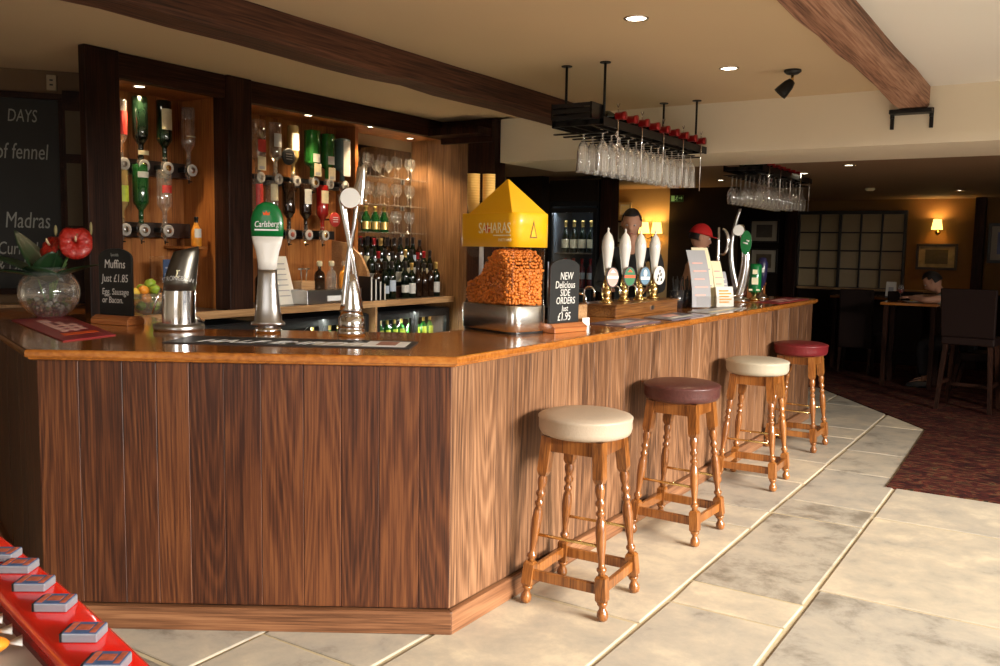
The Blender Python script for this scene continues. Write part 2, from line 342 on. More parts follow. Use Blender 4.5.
def text(s, size, m, parent, M, align='LEFT', ext=0.0006, shear=0.0, name='lettering', xs=1.0, offset=0.0, bend=None, line=1.0):
    cu = bpy.data.curves.new(name, 'FONT'); cu.body = s; cu.size = size; cu.align_x = align; cu.extrude = ext; cu.shear = shear; cu.offset = offset; cu.space_line = line
    cu.resolution_u = 3
    o = bpy.data.objects.new(name, cu); col.objects.link(o)
    dg = bpy.context.evaluated_depsgraph_get(); me = bpy.data.meshes.new_from_object(o.evaluated_get(dg)); bpy.data.objects.remove(o)
    for v in me.vertices:
        v.co.x *= xs; p = M @ v.co
        if bend: p = bend(p)
        v.co = p
    me.materials.clear(); me.materials.append(m)
    o = bpy.data.objects.new(name, me); col.objects.link(o)
    if parent: o.parent = parent
    return o

# ================================================================ THE SETTING
CEIL, DCEIL = 2.65, 2.30
# flagstone floor: slabs run in courses parallel to the bar side (y), grout between
fl = MB(); fl.mi = 1; fl.box(-8, 3.3, -2.1, 14.2, -0.06, -0.006); fl.mi = 0
def slab(x0, x1, y0, y1, g=0.011):
    fl.rs(); j = lambda: random.uniform(-0.006, 0.006)
    a = [(x0+g+j(), y0+g+j()), (x1-g+j(), y0+g+j()), (x1-g+j(), y1-g+j()), (x0+g+j(), y1-g+j())]
    b = 0.006
    lo = [fl.v((x, y, -0.012)) for x, y in a]
    cx = sum(p[0] for p in a)/4; cy = sum(p[1] for p in a)/4
    up = [fl.v((x, y, -0.003)) for x, y in a]
    tp = [fl.v((x+(b if x < cx else -b), y+(b if y < cy else -b), 0.0)) for x, y in a]
    fl.face(tp)
    for i in range(4):
        k = (i+1) % 4; fl.face([lo[i], lo[k], up[k], up[i]]); fl.face([up[i], up[k], tp[k], tp[i]])
def course(x0, x1, ys):
    for a, b in zip(ys, ys[1:]): slab(x0, x1, a, b)
course(-8, -3.4, [-2, -0.8, 0.2, 1.1, 2.0])
course(-3.4, -2.60, [-2, -1.0, 0.1, 1.15, 1.95, 2.75]); course(-2.60, -2.05, [-2, -0.5, 0.7, 1.62, 2.33, 2.9])
course(-2.05, -1.40, [-2, -0.9, 0.1, 1.2, 2.28, 3.29, 4.82, 5.20, 5.98, 6.66, 7.70, 8.15, 9.4, 10.4])
course(-1.40, -0.88, [-2, -1, 0.2, 1.5, 2.6, 3.58, 3.88, 5.20, 5.55, 6.50, 7.25, 8.45, 9.3, 10.4])
course(-0.88, 0.05, [-2, -0.6, 0.9, 2.2, 3.1, 4.10, 5.45, 6.25]); course(0.05, 0.9, [-2, -1.1, 0.3, 1.6, 2.9, 3.9, 4.9, 6.25]); course(0.9, 1.8, [-2, 0.1, 1.3, 2.7, 4.1, 5.1, 6.25]); course(1.8, 3.3, [-2, -0.3, 1.8, 3.5, 5.0, 6.25])
course(-2.5, -2.05, [7.9, 9.0, 10.4])
struct(fl.build('floor', [stone, grout]), 'pale worn flagstone floor with sandy joints in front of the bar', 'floor')
cp = MB(); cp.prism([(-0.93, 6.22), (3.2, 6.22), (3.2, 14.0), (-6.4, 14.0), (-6.4, 10.45), (-2.35, 10.45), (-0.98, 8.5), (-0.93, 6.5)], -0.02, 0.008)
struct(cp.build('floor_carpet', carpetm), 'dark red patterned carpet of the dining area beyond the flagstones', 'carpet')

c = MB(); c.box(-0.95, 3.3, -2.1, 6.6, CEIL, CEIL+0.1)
struct(c.build('ceiling_window_side', mat('ceiling_plaster_daylit', (0.88, 0.87, 0.84), 0.85)), 'plaster ceiling beyond the pale oak beam, daylight painted in white', 'ceiling')  # same ceiling as over the bar, with window daylight painted in as white
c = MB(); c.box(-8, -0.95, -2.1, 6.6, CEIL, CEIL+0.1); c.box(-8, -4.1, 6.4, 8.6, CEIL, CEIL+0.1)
struct(c.build('ceiling', ceil_shaded), 'cream plaster ceiling over the bar with recessed lights, shade painted in tan', 'ceiling')
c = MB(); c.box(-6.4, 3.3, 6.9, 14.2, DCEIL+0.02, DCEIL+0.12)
struct(c.build('ceiling_dining', dining_ceil_shaded), 'low ceiling over the dining area, lack of light painted in brown', 'ceiling')
c = MB(); c.box(-4.23, 3.2, 6.52, 7.5, 2.28, CEIL+0.05)
struct(c.build('soffit_wall', plaster), 'cream plastered drop in the ceiling at the beams\' far end', 'wall')
def hole_wall(name, m, along, pos, t, a0, a1, z1, holes, label):
    b = MB()
    def bx(u0, u1, z0, z1_):
        if u1-u0 < 1e-3 or z1_-z0 < 1e-3: return
        if along == 'y': b.box(pos, pos+t, u0, u1, z0, z1_)
        else: b.box(u0, u1, pos, pos+t, z0, z1_)
    u = a0
    for h0, h1, s0, s1 in holes:
        bx(u, h0, 0, z1); bx(h0, h1, 0, s0); bx(h0, h1, s1, z1); u = h1
    bx(u, a1, 0, z1)
    return struct(b.build(name, m), label, 'wall')
hole_wall('wall_right', plaster, 'y', 3.2, 0.15, -2.1, 14.2, 2.66, [(0.6, 3.9, 0.35, 2.4), (4.3, 6.0, 0.35, 2.4)], 'cream plaster wall with windows opposite the bar')
hole_wall('wall_rear', plaster, 'x', -2.15, 0.15, -8, 3.3, 2.66, [(-1.6, 0.4, 1.0, 2.4)], 'cream plaster wall facing the front of the bar')
c = MB(); c.box(-8.1, -8, -2.1, 1.0, 0, 2.66)
struct(c.build('wall_left', plaster), 'plaster wall at the far left', 'wall')
WP = Vector((-5.6, 3.5, 0)); WD = Vector((-0.643, -0.766, 0)); WN = Vector((0.766, -0.643, 0))
def wl(t, z, off=0): return WP + WD*t + WN*off + Vector((0, 0, z))
def wallbox(b, t0, t1, z0, z1, o0, o1):
    b.prism([tuple(wl(t, 0, o))[:2] for t, o in ((t0, o0), (t1, o0), (t1, o1), (t0, o1))], z0, z1)
    return b
c = MB(); wallbox(c, -0.15, 3.7, 0, 2.66, -0.12, 0)
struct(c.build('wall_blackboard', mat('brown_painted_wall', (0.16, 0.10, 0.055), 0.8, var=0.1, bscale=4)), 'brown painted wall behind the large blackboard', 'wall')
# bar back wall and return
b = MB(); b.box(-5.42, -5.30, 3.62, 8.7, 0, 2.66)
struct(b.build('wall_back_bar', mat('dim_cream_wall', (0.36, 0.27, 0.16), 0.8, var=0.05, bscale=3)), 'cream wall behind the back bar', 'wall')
# service area behind
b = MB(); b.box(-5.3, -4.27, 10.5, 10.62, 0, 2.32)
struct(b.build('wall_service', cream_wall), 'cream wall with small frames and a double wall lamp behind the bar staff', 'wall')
b = MB(); b.box(-4.27, -3.42, 10.5, 10.62, 0, 2.32)
struct(b.build('wall_service_dark', darkpanel), 'dark panelled wall under the green exit sign', 'wall')
b = MB(); b.box(-5.42, -4.84, 8.3, 8.45, 0, 2.66); b.box(-5.42, -5.3, 8.3, 14, 0, 2.4)
struct(b.build('wall_service_left', darkpanel), 'dark wall beside the drinks cooler', 'wall')
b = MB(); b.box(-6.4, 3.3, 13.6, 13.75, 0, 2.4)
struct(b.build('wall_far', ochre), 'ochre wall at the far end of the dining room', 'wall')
b = MB(); b.box(-6.4, -3.60, 13.56, 13.6, 0, 2.32); b.box(-3.42, 3.2, 13.56, 13.6, 0, 1.02)
struct(b.build('trim_1', darkpanel), 'dark panelling on the far dining wall', 'trim')
b = MB(); b.box(-3.62, -3.44, 13.42, 13.58, 0, 2.32)
struct(b.build('trim_2', dark_wood, bevel=0.01), 'dark timber post left of the paned screen', 'trim')
b = MB(); b.box(-1.12, -0.99, 13.40, 13.58, 0, 2.32); b.box(-0.45, 3.2, 13.50, 13.59, 1.0, 2.32)
struct(b.build('trim_3', dark_wood, bevel=0.01), 'dark timber post right of the wall lamp', 'trim')

# paned internal screen on the far wall
ws = thing('window_1', 'dark glazing-bar screen of small panes on the far dining wall', 'window'); ws['kind'] = 'structure'
X0, X1, Z0, Z1 = -3.42, -2.0, 1.06, 2.11
b = MB(); b.box(X0, X1, 13.555, 13.57, Z0, Z1); b.build('pane_backing', mat('smoky_beige_pane', (0.42, 0.33, 0.20), 0.12, var=0.25, bscale=1.5), ws)
b = MB()
b.box(X0-0.04, X1+0.04, 13.50, 13.57, Z0-0.05, Z0); b.box(X0-0.04, X1+0.04, 13.50, 13.57, Z1, Z1+0.05)
b.box(X0-0.04, X0, 13.50, 13.57, Z0, Z1); b.box(X1, X1+0.04, 13.50, 13.57, Z0, Z1)
for i in range(1, 5):
    x = X0+(X1-X0)*i/5; wd = 0.012 if i != 2 else 0.02; b.box(x-wd, x+wd, 13.51, 13.555, Z0, Z1)
for i in range(1, 4):
    z = Z0+(Z1-Z0)*i/4; b.box(X0, X1, 13.515, 13.553, z-0.011, z+0.011)
b.build('window_frame', framem, ws, bevel=0.003)

# ceiling beams
def beam(name, x0, x1, z0, y0, y1, m, label):
    b = MB(); n = 26; rings = []
    for i in range(n+1):
        y = y0+(y1-y0)*i/n; k = lambda a=0.010: random.uniform(-a, a)
        dx0, dx1, dz = k(), k(), k(0.007); ch = 0.018+random.uniform(0, .012)
        rings.append([(x0+dx0, y, CEIL+0.02), (x0+dx0, y, z0+ch), (x0+dx0+ch, y, z0+dz), (x1+dx1-ch, y, z0+dz), (x1+dx1, y, z0+ch), (x1+dx1, y, CEIL+0.02)])
    b.loft(rings, smooth=False)
    return struct(b.build(name, m), label, 'beam')
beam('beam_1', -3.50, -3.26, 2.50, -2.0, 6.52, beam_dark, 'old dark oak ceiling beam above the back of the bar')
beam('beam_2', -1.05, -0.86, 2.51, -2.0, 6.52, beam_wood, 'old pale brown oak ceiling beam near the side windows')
br = thing('beam_bracket', 'black iron bracket under the end of the pale oak beam', 'bracket', (-0.955, 6.52, 2.50))
b = MB(); b.box(-0.13, 0.13, -0.10, 0, -0.028, 0.0); b.build('plate', blackiron, br, bevel=0.004)
for s in (-1, 1):
    b = MB(); b.box(s*0.12-0.012, s*0.12+0.012, -0.018, 0, -0.12, -0.02); b.cyl((s*0.12, -0.018, -0.05), (s*0.12, -0.018, 0.01), 0.014); b.build('strap', blackiron, br, bevel=0.003)

# ================================================================ THE BAR
OUT = [(-5.50, 2.642), (-3.36, 1.835), (-1.953, 2.732), (-1.94, 8.42)]
def offset_path(P, d):
    """path moved d to its left side"""
    L = []
    for a, b_ in zip(P, P[1:]):
        t = (Vector(b_)-Vector(a)).normalized(); n = Vector((-t.y, t.x)); L.append((Vector(a)+n*d, Vector(b_)+n*d, t))
    R = [L[0][0]]
    for (a, b_, t), (c_, d_, u) in zip(L, L[1:]):
        k = (c_-a).cross(u)/t.cross(u) if abs(t.cross(u)) > 1e-6 else 0; R.append(a+t*k)
    R.append(L[-1][1]); return R
PB = offset_path(OUT, 0.045)
bar = thing('bar_counter', 'long timber-boarded bar front that turns the corner behind the stools', 'bar counter')
def boards(name, p, q, m, z0=0.10, z1=1.09, seed=3, label=None):
    rnd = random.Random(seed); p, q = Vector(p), Vector(q); t = (q-p).normalized(); n = Vector((-t.y, t.x)); Ln = (q-p).length
    b = MB(); u = 0
    while u < Ln-1e-3:
        wdt = rnd.uniform(0.125, 0.205); 
        if Ln-u-wdt < 0.07: wdt = Ln-u
        b.seed = (rnd.random(), rnd.random(), rnd.random(), 1)
        a0 = p+t*(u+0.0007); a1 = p+t*(u+wdt-0.0007); dd = rnd.uniform(0, 0.002)
        b.prism([tuple(a0-n*dd), tuple(a1-n*dd), tuple(a1+n*0.02), tuple(a0+n*0.02)], z0, z1)
        u += wdt
    o = b.build(name, m, bar, bevel=0.0018, seg=1)
    if label: o['label'] = label
def rail(name, p, q, z0, z1, d0, d1, m, parent, e0=0, e1=0, bevel=0.004):
    """box following a segment; d0..d1 outward thickness; e0/e1 extend the ends"""
    p, q = Vector(p), Vector(q); t = (q-p).normalized(); n = Vector((-t.y, t.x)); b = MB().rs()
    Ln = (q-p).length
    M = Matrix(((t.x, n.x, 0, p.x), (t.y, n.y, 0, p.y), (0, 0, 1, 0), (0, 0, 0, 1)))
    b.prism([(-e0*d0, -d0), (Ln+e1*d0, -d0), (Ln+e1*d1, -d1), (-e0*d1, -d1)], z0, z1)
    o = b.build(name, m, parent, bevel=bevel); o.matrix_local = M
    return o
boards('front_boards', PB[0], PB[1], oak_front_shaded, seed=5)
boards('front_boards', PB[1], PB[2], oak_front_shaded, seed=11)
boards('side_boards', PB[2], PB[3], oak_side, seed=21)
# rounded far end of the boards
ENDC, ENDR = Vector((-2.10, 8.42)), 0.115
arc = [ENDC+Vector((cos(a), sin(a)))*ENDR for a in [pi/2*i/6 for i in range(7)]]
for i in range(0, 6, 3):
    boards('end_boards', arc[i], arc[i+3], oak_side, seed=40+i)
boards('end_boards', arc[6], (-2.62, 8.535), oak_side, seed=60)
def miter(u, v_): 
    a = math.acos(max(-1, min(1, Vector(u).normalized().dot(Vector(v_).normalized())))); return math.tan(a/2)
m1 = miter(PB[1]-PB[0], PB[2]-PB[1]); m2 = miter(PB[2]-PB[1], PB[3]-PB[2])
rail('skirting', PB[0], PB[1], 0, 0.095, 0.024, -0.01, skirt_wood, bar, 0, m1)
rail('skirting', PB[1], PB[2], 0, 0.095, 0.024, -0.01, skirt_wood, bar, m1, m2)
rail('skirting', PB[2], PB[3], 0, 0.095, 0.024, -0.01, skirt_wood, bar, m2, 0)
# back of the counter on the staff side
def line_meet(p, t, q, u):
    k = ((q[0]-p[0])*u[1]-(q[1]-p[1])*u[0])/(t[0]*u[1]-t[1]*u[0]); return (p[0]+t[0]*k, p[1]+t[1]*k)
def seg_line(i, d):
    a, b_ = Vector(OUT[i]), Vector(OUT[i+1]); t = (b_-a).normalized(); n = Vector((-t.y, t.x)); return a+n*d, t
def inner(dl, df, ds, yend, xend):
    (p0, t0), (p1, t1), (p2, t2) = seg_line(0, dl), seg_line(1, df), seg_line(2, ds)
    a = line_meet(p2, t2, p1, t1); b_ = line_meet(p1, t1, p0, t0)
    e = line_meet(p0, t0, Vector((xend, 0)), Vector((0, 1))); return [(p2.x, yend), a, b_, e]
PS = inner(0.80, 0.90, 0.62, 8.50, -5.49)
for i, (p, q) in enumerate(zip(PS, PS[1:])):
    a, c_ = Vector(p), Vector(q); t = (c_-a).normalized(); n = Vector((-t.y, t.x)); b = MB().rs()
    b.prism([tuple(a), tuple(c_), tuple(c_+n*0.02), tuple(a+n*0.02)], 0, 1.07); b.build('staff_side_panel', dark_woody, bar)
# worktop with rounded nosing
def smoothpoly(): 
    P = list(OUT); P += [tuple(ENDC+Vector((cos(a), sin(a)))*0.16) for a in [pi/2*i/8 for i in range(1, 9)]]
    P += [(-2.62, 8.58)] + inner(0.85, 0.95, 0.66, 8.0, -5.50)[1:]; return P
def inset_poly(P, d):
    n = len(P); R = []
    for i in range(n):
        a, b_, c_ = Vector(P[i-1]), Vector(P[i]), Vector(P[(i+1) % n]); t, u = (b_-a).normalized(), (c_-b_).normalized()
        nn = (Vector((-t.y, t.x))+Vector((-u.y, u.x))); nn = nn/max(0.3, (1+t.dot(u))) ; R.append(tuple(b_+nn*d))
    return R
wt = thing('bar_worktop', 'glossy varnished orange-brown timber bar top with rounded edge', 'worktop')
P = smoothpoly(); b = MB()
prof = [(0.010, 1.088), (0.002, 1.091), (0.0, 1.097), (0.0, 1.110), (0.003, 1.117), (0.010, 1.120)]
rings = [[(x, y, z) for x, y in inset_poly(P, d)] for d, z in prof]
b.rs(); b.loft(rings, smooth=False); b.build('top_board', top_woodx, wt)
# moulded lip below the nosing
b = MB().rs(); rings = [[(x, y, z) for x, y in inset_poly(P, d)] for d, z in ((0.035, 1.076), (0.024, 1.077), (0.014, 1.082), (0.012, 1.0885), (0.03, 1.0886))]
b.loft(rings, smooth=False); b.build('edge_moulding', top_woodx, wt)
# silver strip on the left length's edge
# ================================================================ BACK BAR
XB = -4.75
ct = thing('back_counter', 'dark back counter with a pale oak front edge under the wine bottles', 'back counter')
b = MB(); b.box(-5.28, XB-0.018, 3.30, 6.58, 1.055, 1.088); b.build('counter_top', mat('dark_counter_laminate', (0.05, 0.035, 0.025), 0.3), ct, bevel=0.002)
b = MB().rs(); b.box(XB-0.018, XB, 3.215, 6.58, 1.04, 1.092); b.build('front_edge', edge_wood, ct, bevel=0.003)
for y in (4.36, 5.50):
    b = MB().rs(); b.box(-5.25, XB-0.004, y-0.012, y+0.012, 0.0, 1.04); b.build('divider', edge_wood, ct, bevel=0.002)
b = MB(); b.box(-5.28, -5.27, 3.30, 6.58, 0, 1.04); b.build('back_board', black, ct)
# posts, header, canopy, panels: structure
hb = thing('back_bar_frame', 'dark stained timber frame and canopy around the spirit shelves', 'bar shelving')
for x0, x1, y0, y1, z0 in ((-4.81, XB, 2.99, 3.21, 0), (-4.90, XB, 4.0, 4.205, 1.088), ):
    b = MB().rs(); b.box(x0, x1, y0, y1, z0, 2.648); b.build('post', dark_wood, hb, bevel=0.006)
b = MB().rs(); b.box(-4.52, -4.24, 6.44, 6.62, 0, 2.645); b.build('post', dark_wood, hb, bevel=0.006)
b = MB().rs(); b.box(-4.84, -4.775, 3.21, 4.0, 2.50, 2.648); b.box(-4.84, -4.775, 4.205, 6.44, 2.50, 2.648); b.box(-4.79, -4.24, 6.40, 6.44, 2.45, 2.645); b.build('header', dark_woody, hb, bevel=0.004)
b = MB().rs(); b.box(-5.3, -4.84, 3.35, 6.6, 2.52, 2.56); b.build('canopy_board', warm_wood, hb)
b = MB().rs(); b.box(-4.84, -4.25, 6.2, 6.6, 2.50, 2.56); b.build('canopy_board', dark_wood, hb)
b = MB()
y = 3.35
while y < 5.6:
    b.rs(); b.box(-5.30, -5.28, y, min(5.6, y+0.14)-0.002, 1.088, 2.52); y += 0.14
b.build('back_panel', warm_wood, hb)
for bx0, by0, by1 in ((-5.06, 5.58, 5.615), (-5.22, 3.35, 3.38), (-4.92, 4.05, 4.09)):
    b = MB().rs(); b.box(-5.28, bx0, by0, by1, 1.088, 2.52); b.build('side_panel', warm_wood, hb)
b = MB(); x = -5.28
while x < -4.53:
    b.rs(); b.box(x, min(-4.52, x+0.19)-0.003, 6.60, 6.63, 0, 2.52); x += 0.19
b.build('return_panel', panel_wood, hb, bevel=0.002)
b = MB(); b.box(-5.3, -5.285, 5.62, 6.6, 1.40, 2.42); b.build('mirror', mirrorm, hb)
# curved oak end bracket between the spirit bay and the wines
b = MB().rs(); pts = [(-5.28, 1.09), (-4.86, 1.09), (-4.88, 1.32), (-4.96, 1.46), (-5.10, 1.56), (-5.28, 1.58)]
Mx = Matrix(((1, 0, 0, 0), (0, 0, 1, 0), (0, 1, 0, 0), (0, 0, 0, 1)))
b.prism([(x, z) for x, z in pts], 5.53, 5.56, Mx); b.build('end_bracket', edge_wood, hb, bevel=0.002)
# canopy downlights
def downlight(x, y, z, r, label, power, grp=None, color=(1, 0.72, 0.42), cone=100):
    t = thing('recessed_downlight', label, 'ceiling light', (x, y, z), 0, grp)
    b = MB(); b.lathe([(r*1.25, 0.0), (r*1.28, -0.004), (r*1.05, -0.006), (r, -0.001)], 24, cap=False); b.build('trim_ring', chrome, t)
    b = MB(); b.lathe([(0.001, -0.0005), (r, -0.0012)], 24, cap=False); b.build('lamp_face', emwarm, t)
    l = bpy.data.lights.new('downlight', 'SPOT'); l.energy = power; l.color = color; l.spot_size = rad(cone); l.spot_blend = 0.6; l.shadow_soft_size = 0.03
    o = bpy.data.objects.new('downlight', l); col.objects.link(o); o.location = (x, y, z-0.012)
    return t
for (x, y), lb in zip(((-5.02, 3.53), (-4.93, 4.92), (-4.92, 5.62), (-5.12, 6.38), (-4.86, 6.27)), ('above the dark green inverted bottles', 'above the two green rectangular bottles', 'between spirit bay and wine bay', 'left of the pair above the wine bottles', 'right of the pair above the wine bottles')):
    downlight(x, y, 2.52, 0.035, 'small lit downlight in the back bar canopy, '+lb, 42)
for x, y, lb, pw in ((-1.83, 4.0, 'nearest the camera, over the stools', 18), (-1.82, 5.34, 'between the glass rack and the black spotlight', 18)):
    downlight(x, y, CEIL, 0.048, 'round recessed light in the cream ceiling, '+lb, pw)
for (x, y), lb in zip(((-3.27, 9.47), (-1.70, 8.27), (-2.25, 8.95), (-1.17, 11.9)), ('left of the far glass rack', 'nearest the cream drop', 'just right of the far glass rack', 'right of the yellow wall lamp')):
    downlight(x, y, DCEIL+0.02, 0.042, 'small recessed light in the low dining ceiling, '+lb, 0.8)

# ================================================================ STOOLS
def stool(seatm, label, loc, rz):
    t = thing('bar_stool', label, 'bar stool', loc, rz, 'bar stools along the bar side')
    b = MB(); b.lathe([(0.001, 0.685), (0.165, 0.685), (0.193, 0.695), (0.2, 0.706), (0.2035, 0.718), (0.2035, 0.752), (0.2065, 0.757), (0.2065, 0.763), (0.2, 0.768), (0.17, 0.777), (0.1, 0.783), (0.001, 0.785)], 48)
    b.build('seat', seatm, t)
    top, bot = 0.118, 0.183
    def at(sx, sy, z): k = top+(bot-top)*(0.68-z)/0.68; return Vector((sx*k, sy*k, z))
    for sx, sy in ((-1, -1), (1, -1), (1, 1), (-1, 1)):
        b = MB().rs()
        a0, a1 = at(sx, sy, 0), at(sx, sy, 0.69); d = (a1-a0).normalized()
        xa = Vector((1, 0, 0)); ya = d.cross(xa).normalized(); xa = ya.cross(d)
        M = Matrix(((xa.x, ya.x, d.x, a0.x), (xa.y, ya.y, d.y, a0.y), (xa.z, ya.z, d.z, a0.z), (0, 0, 0, 1)))
        b.lathe([(0.012, 0.0), (0.020, 0.006), (0.025, 0.020), (0.023, 0.034), (0.014, 0.048), (0.014, 0.056), (0.022, 0.064), (0.022, 0.075)], 16, M)
        h = 0.023; rings = []
        for hh, z in ((h*0.75, 0.073), (h, 0.082), (h, 0.165), (h*0.72, 0.176)): rings.append([M @ Vector(p) for p in ((-hh, -hh, z), (hh, -hh, z), (hh, hh, z), (-hh, hh, z))])
        b.loft(rings, smooth=False)
        b.lathe([(0.016, 0.174), (0.014, 0.186), (0.021, 0.194), (0.021, 0.204), (0.014, 0.210), (0.013, 0.225), (0.0155, 0.25), (0.021, 0.30), (0.0235, 0.345), (0.020, 0.385), (0.013, 0.402), (0.020, 0.410), (0.020, 0.420), (0.013, 0.428), (0.013, 0.440), (0.021, 0.449), (0.021, 0.460), (0.014, 0.470), (0.017, 0.482), (0.0215, 0.50), (0.022, 0.515), (0.016, 0.532), (0.016, 0.54)], 16, M)
        rings = []
        for hh, z in ((h*0.72, 0.530), (h, 0.548), (h*1.05, 0.69)): rings.append([M @ Vector(p) for p in ((-hh, -hh, z), (hh, -hh, z), (hh, hh, z), (-hh, hh, z))])
        b.loft(rings, smooth=False); b.build('leg', stool_wood, t)
    for s in (-1, 1):
        for ax in (0, 1):
            b = MB().rs(); z0, z1 = 0.10, 0.142; e = at(1, 1, 0.12).x; q = e-0.02
            if ax: b.box(s*e-0.010, s*e+0.010, -q, q, z0, z1)
            else: b.box(-q, q, s*e-0.010, s*e+0.010, z0, z1)
            b.build('stretcher', stool_wood, t, bevel=0.003)
            b = MB().rs(); e = at(1, 1, 0.65).x; q = e-0.015
            if ax: b.box(s*e-0.011, s*e+0.011, -q, q, 0.625, 0.685)
            else: b.box(-q, q, s*e-0.011, s*e+0.011, 0.625, 0.685)
            b.build('apron', stool_wood, t, bevel=0.002)
    for s in (-1, 1):
        z = 0.285; p = at(1, 1, z).x; b = MB(); b.cyl((-p, s*p, z), (p, s*p, z), 0.0065, seg=10); b.build('foot_rail', brass, t)
    for ch in t.children:
        for v in (ch.data.vertices if ch.type == 'MESH' else []): v.co.z *= 1.075
    return t
stool(cream_leather, 'round cream leather bar stool nearest the camera', (-1.73, 3.385, 0), rad(3))
stool(brown_leather, 'round bar stool with dark brown burgundy leather seat, second from camera', (-1.73, 4.52, 0), rad(-2))
stool(greige_leather, 'round bar stool with pale greyish cream seat between the two dark red ones', (-1.71, 5.83, 0), rad(2))
stool(red_leather, 'round bar stool with deep red seat, farthest along the bar', (-1.755, 7.14, 0), rad(-1))

# ================================================================ BOTTLES
def bottle_profile(r, h, kind):
    if kind == 'wine': return [(0.001, 0.004), (r*0.9, 0.0), (r, 0.006), (r, h*0.60), (r*0.93, h*0.66), (r*0.62, h*0.72), (r*0.40, h*0.765), (r*0.37, h*0.94), (r*0.42, h*0.945), (r*0.42, h*0.965), (r*0.38, h*0.97), (r*0.38, h), (0.001, h)]
    if kind == 'burgundy': return [(0.001, 0.004), (r*0.9, 0.0), (r, 0.006), (r, h*0.48), (r*0.90, h*0.57), (r*0.6, h*0.68), (r*0.40, h*0.76), (r*0.37, h*0.94), (r*0.42, h*0.945), (r*0.42, h), (0.001, h)]
    if kind == 'spirit': return [(0.001, 0.003), (r*0.92, 0.0), (r, 0.008), (r, h*0.60), (r*0.96, h*0.65), (r*0.60, h*0.72), (r*0.34, h*0.77), (r*0.32, h*0.95), (r*0.36, h*0.955), (r*0.36, h), (0.001, h)]
    if kind == 'square': return [(0.001, 0.003), (r*0.9, 0.0), (r, 0.008), (r, h*0.68), (r*0.85, h*0.73), (r*0.42, h*0.78), (r*0.36, h*0.82), (r*0.36, h), (0.001, h)]
def bottle(name, label, cat, loc, r, h, kind, gm, lm=None, fm=None, lz=(0.15, 0.5), inverted=False, rz=0, group=None, la=(-1.15, 1.15), medal=None, lie=None):
    """label band faces +x; inverted bottles stand on their necks in an optic"""
    t = thing(name, label, cat, loc, rz, group)
    if inverted: F = Matrix.Translation((0, 0, h)) @ Matrix.Rotation(pi, 4, 'X')
    elif lie: F = lie
    else: F = Matrix()
    seg = 4 if kind == 'square' else 20
    b = MB(); prof = bottle_profile(r, h, kind)
    if kind == 'square':
        rings = []
        for rr, z in prof:
            k = rr; ch = k*0.25 if rr > r*0.5 else k*0.55
            rings.append([F @ Vector(p) for p in ((k, -k+ch, z), (k, k-ch, z), (k-ch, k, z), (-k+ch, k, z), (-k, k-ch, z), (-k, -k+ch, z), (-k+ch, -k, z), (k-ch, -k, z))])
        b.loft(rings)
    else: b.lathe(prof, seg, F)
    b.build('glass_body', gm, t)
    if lm:
        b = MB(); n = 12; rr = r*1.012
        z0, z1 = h*lz[0], h*lz[1]
        if kind == 'square':
            q = r*0.74; b.box(r, r*1.02, -q, q, z0, z1, F)
        else:
            lo, hi = [], []
            for i in range(n+1):
                a = la[0]+(la[1]-la[0])*i/n
                lo.append(b.v(F @ Vector((rr*cos(a), rr*sin(a), z0)))); hi.append(b.v(F @ Vector((rr*cos(a), rr*sin(a), z1))))
            for i in range(n): b.face([lo[i], lo[i+1], hi[i+1], hi[i]], True)
        b.build('label', lm, t)
    if fm:
        cf_ = 1.55 if lie else 1.0
        b = MB(); b.lathe([(r*0.40*cf_, h*0.80), (r*0.40*cf_, h*0.935), (r*0.45*cf_, h*0.94), (r*0.45*cf_, h*1.003), (0.001, h*1.003)], 14, F, cap=False); b.build('capsule', fm, t)
    return t
GB = 'inverted spirit bottles in the back bar'
XO = -5.10
# upper row: y, radius, height, kind, glass, label material, label range, words
upper = [
 (3.44, 0.043, 0.36, 'spirit', clearglass, lab_red, (0.2, 0.6), 'clear inverted bottle with red label at the left edge of the spirit shelf'),
 (3.585, 0.049, 0.40, 'wine', darkgreen, lab_cream, (0.86, 0.93), 'dark green inverted bottle, upper row, left bay'),
 (3.765, 0.050, 0.40, 'spirit', darkgreen, lab_cream, (0.14, 0.48), 'dark inverted bottle with broad cream label, upper row, left bay'),
 (3.955, 0.046, 0.38, 'spirit', clearglass, lab_cream, (0.5, 0.52), 'clear inverted bottle with amber spirit, upper row beside the middle post'),
 (4.562, 0.050, 0.38, 'square', clearglass, lab_red, (0.38, 0.62), 'clear inverted bottle with small red motif, first of the upper row in the right bay'),
 (4.737, 0.047, 0.38, 'spirit', clearglass, lab_white, (0.22, 0.48), 'clear inverted bottle with white label behind the black round badge'),
 (4.921, 0.046, 0.38, 'spirit', gold, lab_white, (0.16, 0.5), 'pale gold inverted bottle with white label left of the green ones'),
 (5.123, 0.050, 0.37, 'square', greenglass, lab_white, (0.5, 0.68), 'bright green rectangular inverted bottle, left of the green pair'),
 (5.290, 0.048, 0.36, 'square', greenglass, lab_white, (0.5, 0.68), 'bright green rectangular inverted bottle, right of the green pair'),
 (5.465, 0.055, 0.34, 'square', bluegl, lab_white, (0.06, 0.9), 'pale blue square inverted bottle with white side label at the bay end')]
